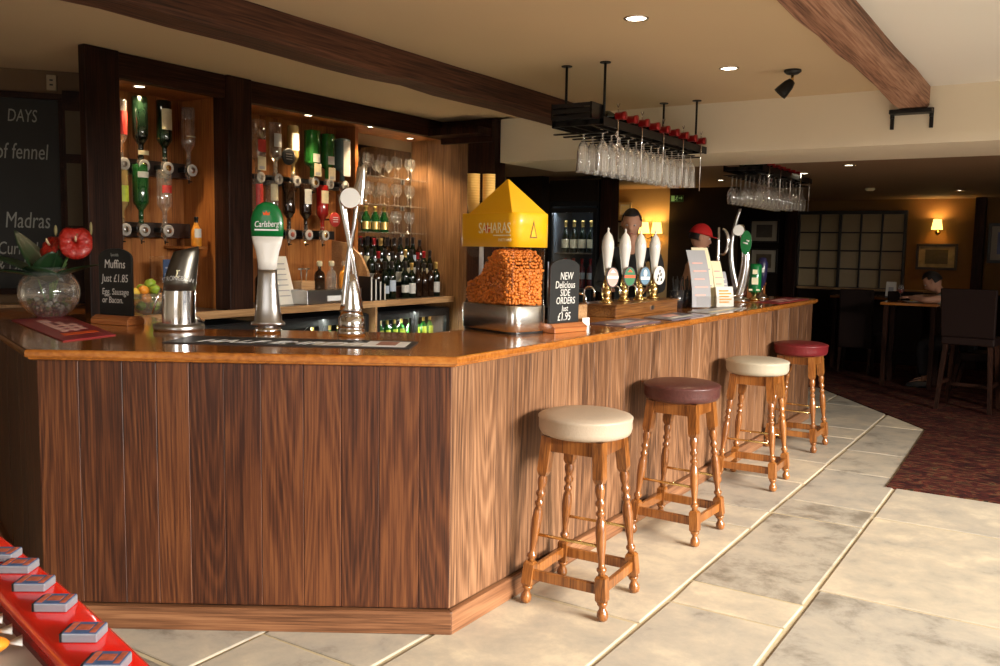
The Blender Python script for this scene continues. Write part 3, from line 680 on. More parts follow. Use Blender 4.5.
lower = [
 (3.44, 0.043, 0.34, 'spirit', gold, lab_yg, (0.3, 0.6), 'yellowish inverted bottle, lower row at the left edge'),
 (3.578, 0.050, 0.38, 'spirit', midgreen, lab_white, (0.12, 0.22), 'green inverted bottle in the lower row of the left bay'),
 (3.757, 0.048, 0.36, 'spirit', clearglass, lab_red, (0.28, 0.42), 'clear inverted bottle with striped label, lower row of the left bay'),
 (4.555, 0.045, 0.36, 'spirit', clearglass, lab_red, (0.1, 0.7), 'inverted bottle with red and grey label in the lower row beside the post'),
 (4.70, 0.047, 0.36, 'spirit', clearglass, lab_cream, (0.08, 0.42), 'inverted bottle with pale cream label behind the green tap head'),
 (4.87, 0.049, 0.36, 'spirit', brownglass, None, None, 'plain very dark inverted bottle in the lower row'),
 (5.05, 0.048, 0.36, 'spirit', brownglass, lab_white, (0.12, 0.44), 'dark inverted bottle with white label in the lower row'),
 (5.235, 0.050, 0.36, 'spirit', redspirit, lab_cream, (0.12, 0.40), 'red inverted bottle with cream label above the red round badge')]
badge_face = mat('optic_badge_face', (0.42, 0.40, 0.37), 0.35, var=0.2, bscale=90); badge_brown = mat('optic_badge_brown', (0.30, 0.08, 0.05), 0.4)
def optic(loc, label, fm, cm):
    t = thing('optic_measure', label, 'optic dispenser', loc, 0, 'optics under the inverted bottles')
    b = MB(); b.lathe([(0.012, -0.07), (0.014, -0.05), (0.026, -0.045), (0.028, 0.02), (0.018, 0.04), (0.016, 0.07)], 16); b.build('measure_body', clearglass, t)
    b = MB(); b.box(-0.09, -0.02, -0.018, 0.018, -0.015, 0.015); b.build('bracket', black, t)
    Mx = Matrix.Translation((0.03, 0, -0.005)) @ Matrix.Rotation(pi/2, 4, 'Y')
    b = MB(); b.lathe([(0.001, 0), (0.036, 0), (0.040, 0.004), (0.040, 0.010), (0.033, 0.012), (0.001, 0.012)], 24, Mx); bd = b.build('badge', fm, t); [setattr(p, 'use_smooth', False) for p in bd.data.polygons]
    b = MB(); b.lathe([(0.001, 0.012), (0.020, 0.012), (0.020, 0.0135), (0.001, 0.0135)], 20, Mx); b.build('badge_centre', cm, bd)
    b = MB(); b.cyl((0, 0, -0.07), (0, 0, -0.095), 0.006, 0.004); b.box(0.0, 0.03, -0.004, 0.004, -0.085, -0.078); b.build('nozzle', black, t)
    return t
opt0 = None
for row, ztop, zo, nm in ((upper, None, 2.035, 'upper'), (lower, None, 1.622, 'lower')):
    for i, (y, r, h, k, gm, lm, lz, lb) in enumerate(row):
        zb = zo+0.035
        t = bottle('spirit_bottle', lb, 'bottle', (XO, y, zb), r, h, k, gm, lm, None, lz or (0, 0), inverted=True, group=GB, la=(-1.0, 0.9))
        if i == 3 and nm == 'upper':
            b = MB(); b.lathe([(0.001, 0.17), (0.040, 0.17), (0.040, 0.30), (0.001, 0.30)], 18); b.build('liquid', amber, t)
        if i == 1 and nm == 'upper' or i == 2 and nm == 'upper': pass
        fm, cmm = (badge_face, steel)
        if nm == 'upper' and i in (1, 2): cmm = brass
        if nm == 'lower' and i >= 5: fm, cmm = badge_face, badge_brown
        lbl = 'round pale optic badge under the '+' '.join(lb.split()[:9]).rstrip(',')
        lbl = ' '.join(lbl.split()[:16])
        if i == 7: cmm = brass
        optic((XO, y, zo), lbl, fm, cmm)
# rails carrying the optics
ra = thing('optic_rail', 'dark rail carrying the upper optics in the left bay', 'rail', (XO-0.10, 3.71, 2.03)); b = MB(); b.box(-0.08, 0.01, -0.32, 0.32, -0.05, 0.05); b.build('rail_board', mat('smoky_bracket', (0.05, 0.035, 0.03), 0.3), ra, bevel=0.003)
r2 = thing('optic_rail', 'dark rail carrying the upper optics in the right bay', 'rail', (XO-0.10, 5.02, 2.03)); b = MB(); b.box(-0.08, 0.01, -0.52, 0.52, -0.035, 0.035); b.build('rail_board', black, r2, bevel=0.003)
dup(ra, (XO-0.10, 3.71, 1.62), label='dark rail carrying the lower optics in the left bay'); dup(r2, (XO-0.10, 4.95, 1.62), label='dark rail carrying the lower optics in the right bay')
def price_card(y, z, lb):
    t = thing('price_card', lb, 'card', (XO+0.055, y, z), 0, 'cream price cards on the upper spirit row')
    b = MB(); b.box(0, 0.003, -0.038, 0.038, 0, 0.10); b.build('card', lab_cream, t)
    b = MB(); b.box(0.003, 0.0036, -0.026, 0.026, 0.008, 0.030); b.build('printed_block', paperg, t)
for y, z, lb in ((4.555, 2.08, 'cream price card under the first clear bottle'), (5.13, 2.08, 'cream price card under the left green bottle'), (5.29, 2.06, 'cream price card under the right green bottle')): price_card(y, z, lb)
def sign_disc(y, z, r, m1_, m2_, lb, x=XO+0.08):
    t = thing('round_badge', lb, 'badge', (x, y, z)); Mx = Matrix.Rotation(pi/2, 4, 'Y')
    b = MB(); b.lathe([(0.001, 0), (r, 0), (r, 0.01), (r*0.9, 0.013), (0.001, 0.013)], 28, Mx); b.build('disc', m1_, t)
    b = MB()
    for k in (-1, 0, 1): b.box(0.0135, 0.0145, -r*0.5, r*0.5, k*r*0.3-0.003, k*r*0.3+0.003)
    b.build('printing', m2_, t); b = MB(); b.box(-0.16, 0, -0.006, 0.006, -0.006, 0.006); b.build('arm', black, t)
sign_disc(4.79, 2.20, 0.062, black, steel, 'round black badge hung in front of the clear bottles')
sign_disc(5.29, 1.745, 0.058, lab_red, whitep, 'round red badge below the red spirit bottle')

# ---- wines on the back counter
wine_bits = [(darkgreen, lab_white), (brownglass, lab_white), (darkgreen, lab_cream), (darkgreen, lab_blue), (brownglass, None)]
stp = thing('wine_step', 'stepped dark wood riser under the rear wine bottles', 'riser', (0, 0, 0))
b = MB(); b.box(-5.27, -5.05, 5.66, 6.56, 1.088, 1.30); b.build('upper_step', dark_woody, stp, bevel=0.003)
b = MB(); b.box(-5.05, -4.955, 5.66, 6.56, 1.088, 1.19); b.build('lower_step', dark_woody, stp, bevel=0.003)
rnd = random.Random(4)
for row, (x, z, n) in enumerate(((-4.905, 1.089, 10), (-5.003, 1.191, 10), (-5.105, 1.301, 10), (-5.205, 1.301, 10))):
    for i in range(n):
        y = 5.69+i*0.091+(0.03 if row % 2 else 0)
        if y > 6.56: continue
        if row == 0 and i == 3: continue
        gm, lm = wine_bits[rnd.randrange(5)]
        if row == 0 and i in (1, 2): gm, lm = darkgreen, lab_blue
        if row == 0 and i in (4, 5, 9): gm, lm = darkgreen, lab_white
        if row == 0 and i in (6, 7, 8): gm, lm = brownglass, None
        where = ('front row along the counter edge', 'second row on the low step', 'third row on the high step', 'rear row on the high step')[row]
        look = {None: 'plain dark wine bottle', lab_white: 'dark wine bottle with white label', lab_cream: 'dark wine bottle with cream label', lab_blue: 'dark wine bottle with pale blue label'}[lm]
        lzz = rnd.choice([(0.12, 0.42), (0.2, 0.5), (0.15, 0.36)])
        bottle('wine_bottle', look+', '+where, 'wine bottle', (x, y+rnd.uniform(-.004, .004), z), 0.037, rnd.uniform(0.295, 0.325), rnd.choice(['wine', 'wine', 'burgundy']), gm, lm, rnd.choice([foildark, foildark, foildark, foilred, foilgold]), lzz, group='wine bottles, %s, %s' % (look.split(' with ')[-1], where.split()[0]), rz=rnd.uniform(-0.9, -0.1))
# glass shelves with glasses before the mirror
def tumbler(label, cat, loc, r, h, m, group, taper=0.85, stem=False):
    t = thing('drinking_glass', label, cat, loc, 0, group); b = MB()
    if stem: b.lathe([(r*0.85, 0), (r*0.8, 0.004), (0.005, 0.010), (0.004, h*0.42), (r*0.5, h*0.48), (r*0.95, h*0.62), (r, h*0.75), (r*0.82, h)], 18, cap=False)
    else: b.lathe([(0.001, 0.0), (r*taper, 0.0), (r, h), (r*0.95, h), (r*taper*0.92, 0.008), (0.001, 0.008)], 18, cap=False)
    b.build('bowl', m, t); return t
gs = None; k = 0
for z in (1.66, 1.90, 2.14):
    sh = thing('glass_shelf', 'clear glass shelf before the mirror, %s' % {1.66: 'lowest of three', 1.90: 'middle of three', 2.14: 'top of three'}[z], 'shelf', (-5.17, 6.10, z))
    b = MB(); b.box(-0.11, 0.11, -0.47, 0.47, -0.008, 0); b.build('glass_board', glass, sh)
    b = MB(); b.box(-0.11, -0.09, -0.40, -0.38, -0.03, -0.008); b.box(-0.11, -0.09, 0.38, 0.40, -0.03, -0.008); b.build('bracket', chrome, sh)
    for i in range(4 if z < 1.7 else 0, 9):
        if gs is None: gs = tumbler('clear stemmed glass standing on a glass shelf before the mirror', 'glass', (0, 0, 0), 0.036, 0.19, glass, 'glasses on the mirror shelves', stem=True); g = gs
        else: g = dup(gs)
        g.location = (-5.13+0.04*((i % 2)-0.5), 5.68+i*0.095, z+0.001)
for y, lm, lb in ((5.80, foilgold, 'left'), (5.91, foilgold, 'middle'), (6.02, lab_white, 'right')):
    bottle('sparkling_wine_bottle', 'dark gold-topped sparkling wine bottle above the step, %s of three' % lb, 'wine bottle', (-5.23, y, 1.42) if 0 else (-5.255, y, 1.301), 0.001, 0.001, 'wine', darkgreen) if 0 else None
for y, lb in ((5.72, 'left'), (5.84, 'middle'), (5.96, 'right')):
    bottle('champagne_bottle', 'dark gold-foiled bottle on the lowest glass shelf, %s of three' % lb, 'bottle', (-5.10, y+0.04, 1.661), 0.040, 0.22, 'burgundy', midgreen, foilgold, foilgold, (0.1, 0.4), group='gold-foiled bottles', rz=-0.5)

# ================================================================ ON THE BAR TOP
TZ = 1.1205
def local(t_loc, rz):  # world -> local helper for things rotated about z
    return Matrix.Translation(t_loc) @ Matrix.Rotation(rz, 4, 'Z')
Mface = frame_mat((0, 0, 0), (1, 0, 0), (0, 0, 1))       # text on a face looking towards local -y
# local frame of upright items: x = reader's right, -y = towards the reader
def rounded(w_, h_, r, n=6, cx=0, cy=0, rs=None):
    P = []; rs = rs or [r]*4
    for (sx, sy, a0), rr in zip(((1, 1, 0), (-1, 1, 90), (-1, -1, 180), (1, -1, 270)), rs):
        for i in range(n+1):
            a = rad(a0+90*i/n); P.append((cx+sx*(w_/2-rr)+rr*cos(a), cy+sy*(h_/2-rr)+rr*sin(a)))
    return P
MXZ = Matrix(((1, 0, 0, 0), (0, 0, -1, 0), (0, 1, 0, 0), (0, 0, 0, 1)))   # polygon in x,y -> x,z; thickness along -y
def chalk_sign(name, label, loc, rz, W, H, lines, arch, base_h=0.045):
    t = thing(name, label, 'chalkboard', loc, rz)
    b = MB().rs(); b.prism([(-W*0.56, -0.06), (W*0.56, -0.06), (W*0.56, 0.05), (-W*0.56, 0.05)], 0, base_h*0.6)
    b.loft([[(-W*0.56, -0.06, base_h*0.6), (W*0.56, -0.06, base_h*0.6), (W*0.56, 0.05, base_h*0.6), (-W*0.56, 0.05, base_h*0.6)], [(-W*0.54, -0.035, base_h), (W*0.54, -0.035, base_h), (W*0.54, 0.03, base_h), (-W*0.54, 0.03, base_h)]], smooth=False)
    b.build('base', base_wood, t, bevel=0.003)
    pts = [(-W/2, base_h), (W/2, base_h), (W/2, H-arch)] + [(W/2*cos(a)*1.0, H-arch+arch*sin(a)) for a in [pi*i/14 for i in range(1, 14)]] + [(-W/2, H-arch)]
    b = MB(); b.prism(pts, 0, 0.014, MXZ); b.build('board', chalkboard, t, bevel=0.002)
    for s_, x, z, size, m in lines:
        text(s_, size, m, t, Matrix.Translation((x, -0.0148, z)) @ Mface, 'CENTER', ext=0.0003, shear=0.12, name='chalk_writing', xs=0.82)
    return t
chalk_sign('table_chalkboard', 'small arched chalkboard advertising muffins, beside the flower bowl', (-4.07, 2.71, TZ), rad(8), 0.23, 0.385,
    [('Muffins', 0, 0.285, 0.062, chalk), ('Just £1.85', 0.0, 0.215, 0.056, chalk), ('Egg, Sausage', 0, 0.150, 0.046, chalk), ('or Bacon.', -0.02, 0.108, 0.046, chalk), ('Specials', 0, 0.345, 0.022, chalk_dim)], 0.05)
chalk_sign('table_chalkboard', 'small chalkboard for new side orders, right of the nut dispenser', (-2.165, 3.945, TZ), rad(80), 0.235, 0.37,
    [('NEW', 0.01, 0.265, 0.055, chalk), ('Delicious', 0.0, 0.222, 0.052, chalk), ('SIDE', 0, 0.182, 0.050, chalk), ('ORDERS', 0.005, 0.142, 0.050, chalk), ('Just', 0.0, 0.105, 0.042, chalk), ('£1.95', -0.005, 0.058, 0.058, chalk)], 0.045)
t = thing('menu_block', 'pale wooden block with a small white card, behind the side orders sign', 'card holder', (-2.27, 4.33, TZ), rad(78))
b = MB().rs(); b.box(-0.055, 0.055, -0.012, 0.012, 0, 0.115); b.build('block', edge_wood, t, bevel=0.003)
b = MB(); b.box(-0.03, 0.03, -0.05, -0.047, 0.0, 0.045); b.box(-0.03, 0.03, -0.05, -0.012, 0.0, 0.003); b.build('card', whitep, t)
# flower bowl
vs_ = thing('goldfish_bowl_vase', 'round clear glass bowl holding red anthurium flowers and moss', 'vase', (-4.62, 2.67, TZ))
b = MB(); R_ = 0.155; pr = [(0.001, 0.002), (0.06, 0.0)] + [(R_*sin(a), R_*0.92-R_*0.92*cos(a)) for a in [rad(x) for x in range(35, 150, 7)]] + [(0.085, 0.272), (0.088, 0.276)]
b.lathe(pr, 36, cap=False); b.build('glass_bowl', glass, vs_)
fb = thing('anthurium_bouquet', 'red anthurium flowers with broad dark leaves standing in the glass bowl', 'flowers', (-4.62, 2.67, TZ+0.012))
def leaf(name, base, tip, wid, m, parent, droop=0.1, n=9, cup=0.15, heart=False):
    base, tip = Vector(base), Vector(tip); d = tip-base; L_ = d.length; t_ = d.normalized(); sd = t_.cross(Vector((0, 0, 1))).normalized(); up = sd.cross(t_)
    b = MB(); rows = []
    for i in range(n+1):
        u = i/n; ww = wid*(sin(pi*min(1, u**0.75*1.0)))**0.8 if 0 < u < 1 else 0.002
        p = base+d*u+Vector((0, 0, -droop*u*u*L_+droop*0.5*u*L_)); rows.append([b.v(p-sd*ww+up*ww*cup), b.v(p-sd*ww*0.5+up*ww*cup*0.3), b.v(p), b.v(p+sd*ww*0.5+up*ww*cup*0.3), b.v(p+sd*ww+up*ww*cup)])
    for a, c_ in zip(rows, rows[1:]):
        for k in range(4): b.face([a[k], a[k+1], c_[k+1], c_[k]], True)
    o = b.build(name, m, parent); mo = o.modifiers.new('thickness', 'SOLIDIFY'); mo.thickness = 0.002; return o
rr_ = Vector((0.84, 0.54, 0)); tc_ = Vector((0.86, -0.5, 0))     # towards picture right / towards the camera
for (bx_, bz_), (tx, tz, td), wd in (((-.02, .22), (-0.34, 0.36, 0.05), 0.075), ((-.01, .22), (-0.30, 0.26, 0.12), 0.075), ((0, .2), (-0.16, 0.48, -0.05), 0.06), ((.02, .22), (0.26, 0.30, 0.02), 0.055), ((.0, .2), (0.02, 0.36, 0.06), 0.06), ((0, .2), (-0.10, 0.28, 0.16), 0.07), ((0, .2), (0.12, 0.50, -0.04), 0.035)):
    leaf('leaf', rr_*bx_+Vector((0, 0, bz_-0.02)), rr_*tx*1.12+tc_*td+Vector((0, 0, tz)), wd*1.45, leafm, fb)
b = MB()
for tx, tz in ((0.14, 0.39), (0.02, 0.37), (0.07, 0.44), (0.16, 0.46), (-.2, .3), (.1, .3)): b.tube([(0, 0, 0.02), rr_*tx*0.3+Vector((0, 0, 0.2)), rr_*tx+Vector((0, 0, tz-0.015))], 0.004)
b.build('stem', stemm, fb)
def anthurium(c, r, nrm):
    """heart-shaped waxy spathe"""
    nrm = Vector(nrm).normalized(); up = Vector((0, 0, 1)); sd = up.cross(nrm).normalized(); up = nrm.cross(sd); b = MB(); N_ = 36; rings = []
    for k in (0.02, 0.3, 0.6, 0.85, 1.0):
        ring = []
        for i in range(N_):
            a = 2*pi*i/N_; q = r*(0.86+0.14*abs(sin(a/1.0)))*(1-0.22*max(0, cos(a-pi/2))**14)*k
            ring.append(c+sd*q*cos(a)+up*q*sin(a)+nrm*(0.018*sin(k*3)+0.004*sin(a*9)*k))
        rings.append([b.v(p) for p in ring])
    for a_, c_ in zip(rings, rings[1:]):
        for i in range(N_): b.face([a_[i], a_[(i+1) % N_], c_[(i+1) % N_], c_[i]], True)
    o = b.build('flower', flowerm, fb); mo = o.modifiers.new('thickness', 'SOLIDIFY'); mo.thickness = 0.003
    b = MB(); b.tube([c+nrm*0.015, c+nrm*0.04+up*0.008, c+nrm*0.05+up*0.02], [0.006, 0.006, 0.003]); b.build('spadix', spadix, o)
anthurium(rr_*0.15+Vector((0, 0, 0.40)), 0.095, tc_+Vector((0, 0, 0.25))); anthurium(rr_*0.02-tc_*0.03+Vector((0, 0, 0.375)), 0.075, tc_+rr_*(-0.8)+Vector((0, 0, 0.6)))
budm = mat('cream_green_bud', (0.28, 0.24, 0.10), 0.5)
b = MB(); b.ball(rr_*0.235+Vector((0, 0, 0.475)), 0.008, 0.008, 0.035); b.build('bud', budm, fb)
b = MB(); b.ball(rr_*0.045+Vector((0, 0, 0.46)), 0.009, 0.009, 0.03); b.build('bud', budm, fb)
b = MB()
for i in range(150):
    a = random.uniform(0, 2*pi); q = 0.105*math.sqrt(random.random()); z = random.uniform(0.015, 0.10)
    if math.hypot(q, (z-0.13)) > 0.132: q *= 0.6
    b.mi = random.randrange(3); b.ball((q*cos(a), q*sin(a), z), random.uniform(0.007, 0.015), seg=7, rings=5)
o = b.build('moss_and_pebbles', [mat('moss_green', (0.06, 0.09, 0.02), 0.8, var=0.3, bscale=90), mat('mossy_brown', (0.14, 0.10, 0.05), 0.8, var=0.3, bscale=90), mat('grey_pebble', (0.25, 0.24, 0.2), 0.5)]); o.location = (-4.62, 2.67, TZ+0.005)
tag(o, 'dark green moss and pebbles filling the bottom of the glass bowl', 'moss', kind='stuff')

# ---- beer taps on the near run
def ring(cx, rx, ry, z, n=24, rot=0, cy=0): 
    return [(cx+rx*cos(2*pi*i/n)*cos(rot)-ry*sin(2*pi*i/n)*sin(rot), cy+rx*cos(2*pi*i/n)*sin(rot)+ry*sin(2*pi*i/n)*cos(rot), z) for i in range(n)]
gun = mat('gunmetal_tap', (0.16, 0.15, 0.13), 0.32, metal=0.9)
t = thing('cider_tap', 'short leaning steel and gunmetal cider tap beside the muffins board', 'beer tap', (-3.60, 2.72, TZ), rad(46))
b = MB(); b.lathe([(0.001, 0), (0.115, 0), (0.118, 0.006), (0.118, 0.024), (0.110, 0.030), (0.001, 0.030)], 40); b.build('base', steel, t)
S_ = [(0.0, 0.078, 0.070, 0.03), (0.0, 0.078, 0.070, 0.10), (0.002, 0.077, 0.069, 0.165), (0.004, 0.076, 0.068, 0.19), (0.010, 0.074, 0.064, 0.24), (0.020, 0.070, 0.058, 0.29), (0.032, 0.064, 0.050, 0.34), (0.040, 0.058, 0.043, 0.375)]
b = MB(); b.loft([ring(c_, a_, e_, z) for c_, a_, e_, z in S_[:4]], cap=False); b.build('chrome_sleeve', chrome, t)
b = MB(); rg = [ring(c_, a_, e_, z) for c_, a_, e_, z in S_[3:]]; rg.append([(x, y, z+0.012+(x-0.05)*0.25) for x, y, z in ring(0.043, 0.053, 0.036, 0.380)]); b.loft(rg); b.build('tap_head', gun, t)
b = MB(); b.tube([(-0.075, -0.02, 0.20), (-0.095, -0.03, 0.15), (-0.115, -0.03, 0.08)], 0.005); b.tube([(-0.02, 0.07, 0.1), (0.10, 0.09, 0.02)], 0.02); b.build('side_bracket', chrome, t)
bend = lambda p: Vector((p.x, -math.sqrt(max(1e-6, 1-min(0.98, (abs(p.x-0.008)/0.075))**2))*0.0665-0.014, p.z+0.018*cos((p.x)/0.05)-0.012))
text('STRONGBOW', 0.032, whitep, t, frame_mat((0.004, -0.07, 0.236), (1, 0, 0), (0, 0, 1)), 'CENTER', ext=0.0008, bend=bend, xs=0.72)
b = MB(); b.tube([(0.0, -0.066, 0.262), (0.004, -0.062, 0.275), (0.002, -0.060, 0.290)], 0.003); b.tube([(-0.008, -0.068, 0.252), (0.0, -0.066, 0.262), (0.010, -0.066, 0.252)], 0.0025); b.tube([(0.002, -0.062, 0.283), (0.016, -0.06, 0.288)], 0.002); b.build('archer_emblem', yellowprint, t)

t = thing('lager_tap', 'tall silver lager tap with green and white oval head', 'beer tap', (-3.185, 2.905, TZ), rad(38))
b = MB(); b.lathe([(0.001, 0), (0.06, 0), (0.06, 0.022), (0.045, 0.028), (0.04, 0.04)], 28); b.build('base', chrome, t)
PF = [(0.0, 0.080, 0.05, 0.038), (0.0, 0.078, 0.05, 0.05), (0.0, 0.064, 0.045, 0.058), (0.0, 0.054, 0.042, 0.14), (0, 0.048, 0.036, 0.22), (0, 0.044, 0.028, 0.28), (0, 0.044, 0.023, 0.30)]
def sq_ring(cx, rx, ry, z, n=28, e=2.6):
    out = []
    for i in range(n):
        a = 2*pi*i/n; ca, sa = cos(a), sin(a); out.append((cx+rx*math.copysign(abs(ca)**(2/e), ca), ry*math.copysign(abs(sa)**(2/e), sa), z))
    return out
b = MB(); b.loft([sq_ring(*q) for q in PF]); b.build('shaft', steel, t)
HD = [(0.30, 0.044, 0.023), (0.34, 0.047, 0.022), (0.39, 0.056, 0.021), (0.42, 0.066, 0.020), (0.455, 0.073, 0.020), (0.50, 0.0765, 0.020), (0.54, 0.0745, 0.020), (0.575, 0.064, 0.019), (0.60, 0.046, 0.018), (0.613, 0.022, 0.014), (0.616, 0.004, 0.006)]
b = MB(); b.loft([ring(0, a_, e_, z, 28) for z, a_, e_ in HD[:5]]); b.build('white_lower_head', white, t)
b = MB(); b.loft([ring(0, a_, e_, z, 28) for z, a_, e_ in HD[4:]]); b.build('green_head', greenb, t)
text('Carlsberg', 0.040, whitep, t, frame_mat((0.0, -0.0215, 0.500), (1, 0, 0.04), (0, 0, 1)), 'CENTER', ext=0.0008, xs=0.72, shear=0.2)
b = MB(); b.box(-0.055, 0.055, -0.0215, -0.020, 0.482, 0.489); b.build('underline', whitep, t)
b = MB(); Mx = Matrix.Translation((0, -0.0205, 0.562)) @ MXZ; b.prism([(-0.014, -0.008), (0.014, -0.008), (0.017, 0.008), (0.007, 0.001), (0, 0.012), (-0.007, 0.001), (-0.017, 0.008)], 0, 0.0015, Mx); b.build('crown_emblem', orangered, t)

t = thing('twisted_lager_tap', 'tall mirror-chrome twisted lager tap with round white badge', 'beer tap', (-2.80, 3.065, TZ), rad(36))
b = MB(); b.lathe([(0.001, 0), (0.062, 0), (0.066, 0.004), (0.066, 0.030), (0.060, 0.034), (0.062, 0.040), (0.062, 0.085), (0.052, 0.095), (0.001, 0.095)], 36); b.build('base', chrome, t)
def ribbon(name, pts):   # flattened chrome band through (x, y, z, half width, half depth)
    b = MB(); b.loft([ring(x, rx, ry, z, 18, 0, y) for x, y, z, rx, ry in pts]); return b.build(name, chrome, t)
ribbon('lower_column', [(0.0, 0, 0.09, 0.056, 0.036), (0.0, 0, 0.13, 0.050, 0.033), (0.0, 0, 0.19, 0.040, 0.028), (0.0, 0, 0.25, 0.026, 0.022), (0, 0, 0.29, 0.014, 0.014)])
ribbon('rising_band', [(-0.034+0.034*min(1, u*1.7)+0.075*max(0, u-0.42)**1.1, -0.014*cos(pi*u), 0.12+u*0.66, 0.015+0.004*cos(6*u), 0.013) for u in [i/22 for i in range(23)]])
ribbon('crossing_band', [(0.034-0.034*min(1, u*1.9)-0.085*max(0, u-0.45)**1.05, 0.014*cos(pi*u), 0.12+u*0.53, 0.015+0.004*cos(6*u), 0.013) for u in [i/22 for i in range(23)]])
b = MB(); rings = []
for i in range(13):
    u = i/12; z = 0.60+u*0.19; rings.append(ring(0.018+0.036*u, 0.034*(1-u)**0.7+0.003, 0.014*(1-u*0.7), z, 16, 0))
b.loft(rings); b.build('blade', chrome, t)
Mx = Matrix.Translation((-0.002, -0.034, 0.635)) @ Matrix.Rotation(pi/2, 4, 'X')
b = MB(); b.lathe([(0.001, 0), (0.048, 0), (0.050, 0.003), (0.050, 0.010), (0.001, 0.010)], 32, Mx); o = b.build('badge', chrome, t)
b = MB(); b.lathe([(0.001, 0.010), (0.045, 0.010), (0.045, 0.012), (0.001, 0.0125)], 32, Mx); q_ = b.build('badge_face', whitep, o); [setattr(p, 'use_smooth', False) for p in q_.data.polygons]
b = MB(); b.cyl((0, -0.035, 0.635), (0, 0, 0.60), 0.012); b.build('badge_stem', chrome, t)

# ---- mats on the top
def flat_mat(name, label, cat, quad, m, z=TZ, th=0.004):
    t = thing(name, label, cat, (0, 0, 0)); b = MB(); b.prism(quad, z, z+th); b.build('mat', m, t, bevel=0.001); return t
def stripe(t, quad, u0, u1, v0, v1, m, z, name='print'):
    A, B_, C_, D_ = [Vector(p) for p in quad]
    f = lambda u, v: tuple((A*(1-u)+B_*u)*(1-v)+(D_*(1-u)+C_*u)*v)
    b = MB(); b.prism([f(u0, v0), f(u1, v0), f(u1, v1), f(u0, v1)], z, z+0.0006); return b.build(name, m, t)
RQ = [(-3.17, 2.31), (-2.25, 2.81), (-2.385, 3.04), (-3.30, 2.56)]
t = flat_mat('bar_runner', 'long dark grey bar runner with white slogan along the front edge', 'bar mat', RQ, rubber)
dx_ = (Vector(RQ[1])-Vector(RQ[0])).normalized(); dy_ = Vector((-dx_.y, dx_.x))
text('HALF EMPTY?', 0.150, whitep, t, frame_mat((-3.09, 2.41, TZ+0.0045), (dx_.x, dx_.y, 0), (dy_.x, dy_.y, 0)), 'LEFT', ext=0.0003, shear=0.35, xs=0.78, offset=0.002)
stripe(t, RQ, 0.60, 0.97, 0.12, 0.5, mat('runner_cream_band', (0.55, 0.50, 0.42), 0.5), TZ+0.004); stripe(t, RQ, 0.80, 0.975, 0.12, 0.85, whitep, TZ+0.0045); stripe(t, RQ, 0.85, 0.93, 0.3, 0.8, mat('runner_portrait_brown', (0.36, 0.16, 0.11), 0.5, var=0.5, bscale=25), TZ+0.005)
MQ = [(-3.50, 2.075), (-3.58, 2.37), (-4.66, 2.80), (-4.62, 2.46)]
t = flat_mat('red_bar_mat', 'long crimson printed mat in front of the flower bowl', 'bar mat', [MQ[0], MQ[1], MQ[2], MQ[3]], redmat)
for i, (v0, v1, u0, u1) in enumerate(((0.16, 0.24, 0.2, 0.85), (0.30, 0.70, 0.30, 0.42), (0.30, 0.72, 0.52, 0.62), (0.34, 0.60, 0.70, 0.78), (0.74, 0.86, 0.3, 0.5))): stripe(t, MQ, u0, u1, v0, v1, pinkprint if i != 0 else orangered, TZ+0.004)
for v0 in (0.33, 0.43, 0.53): stripe(t, MQ, 0.3, 0.8, v0, v0+0.035, pinkprint, TZ+0.0043)
for quad, m, lb, c1, c2 in (([(-2.02, 4.40), (-2.02, 4.90), (-2.27, 5.0), (-2.27, 4.45)], purplemat, 'purple grey bar mat just behind the side orders sign', pinkprint, paperg),
    ([(-2.00, 5.02), (-2.00, 5.58), (-2.24, 5.66), (-2.22, 5.10)], mat('grey_blue_bar_mat', (0.17, 0.16, 0.20), 0.3, var=0.3, bscale=15), 'grey bar mat with pale panel beside the hand pumps', paperw, pinkprint),
    ([(-2.02, 5.75), (-2.02, 6.55), (-2.20, 6.55), (-2.20, 5.80)], mat('pale_printed_bar_mat', (0.28, 0.28, 0.26), 0.3, var=0.35, bscale=12), 'pale printed bar mat in front of the leaflet rack', paperc, paperg),
    ([(-2.00, 7.35), (-1.99, 8.30), (-2.24, 8.45), (-2.22, 7.40)], redmat, 'red bar mat at the far end of the bar top', pinkprint, pinkprint)):
    t = flat_mat('bar_mat', lb, 'bar mat', quad, m); stripe(t, quad, 0.15, 0.85, 0.2, 0.35, c1, TZ+0.004); stripe(t, quad, 0.3, 0.7, 0.5, 0.8, c2, TZ+0.004)

# ---- nut dispenser
ND = Matrix.Translation((-2.245, 3.595, TZ)); RZ = math.atan2(-0.31, 0.95)   # local x axis runs towards the reader's right along the near face
t = thing('nut_dispenser', 'clear nut dispenser with yellow pyramid lid and polished steel base', 'dispenser', (-2.245, 3.595, TZ), RZ)
W_, D_ = 0.425, 0.262
def ndp(s=1.0): return [( -W_/2+x*s, D_/2+y*s) for x, y in rounded(W_, D_, 0.05, 7, rs=[0.10, 0.03, 0.03, 0.055])]
b = MB(); b.prism(ndp(0.97), 0.0, 0.012); b.build('foot', black, t, bevel=0.002)
b = MB(); b.loft([[(x, y, z) for x, y in ndp(s)] for s, z in ((0.99, 0.012), (1.0, 0.016), (1.0, 0.135), (0.985, 0.140))], smooth=False); o = b.build('steel_base', mat('bright_polished_steel', (0.80, 0.79, 0.77), 0.22, metal=1), t)
for p in o.data.polygons: p.use_smooth = abs(p.normal.z) < 0.3
b = MB(); b.loft([[(x, y, z) for x, y in ndp(0.975)] for z in (0.140, 0.43)], cap=False); b.build('clear_hopper', thin_glass('hopper_acrylic', refl=0.22), t)
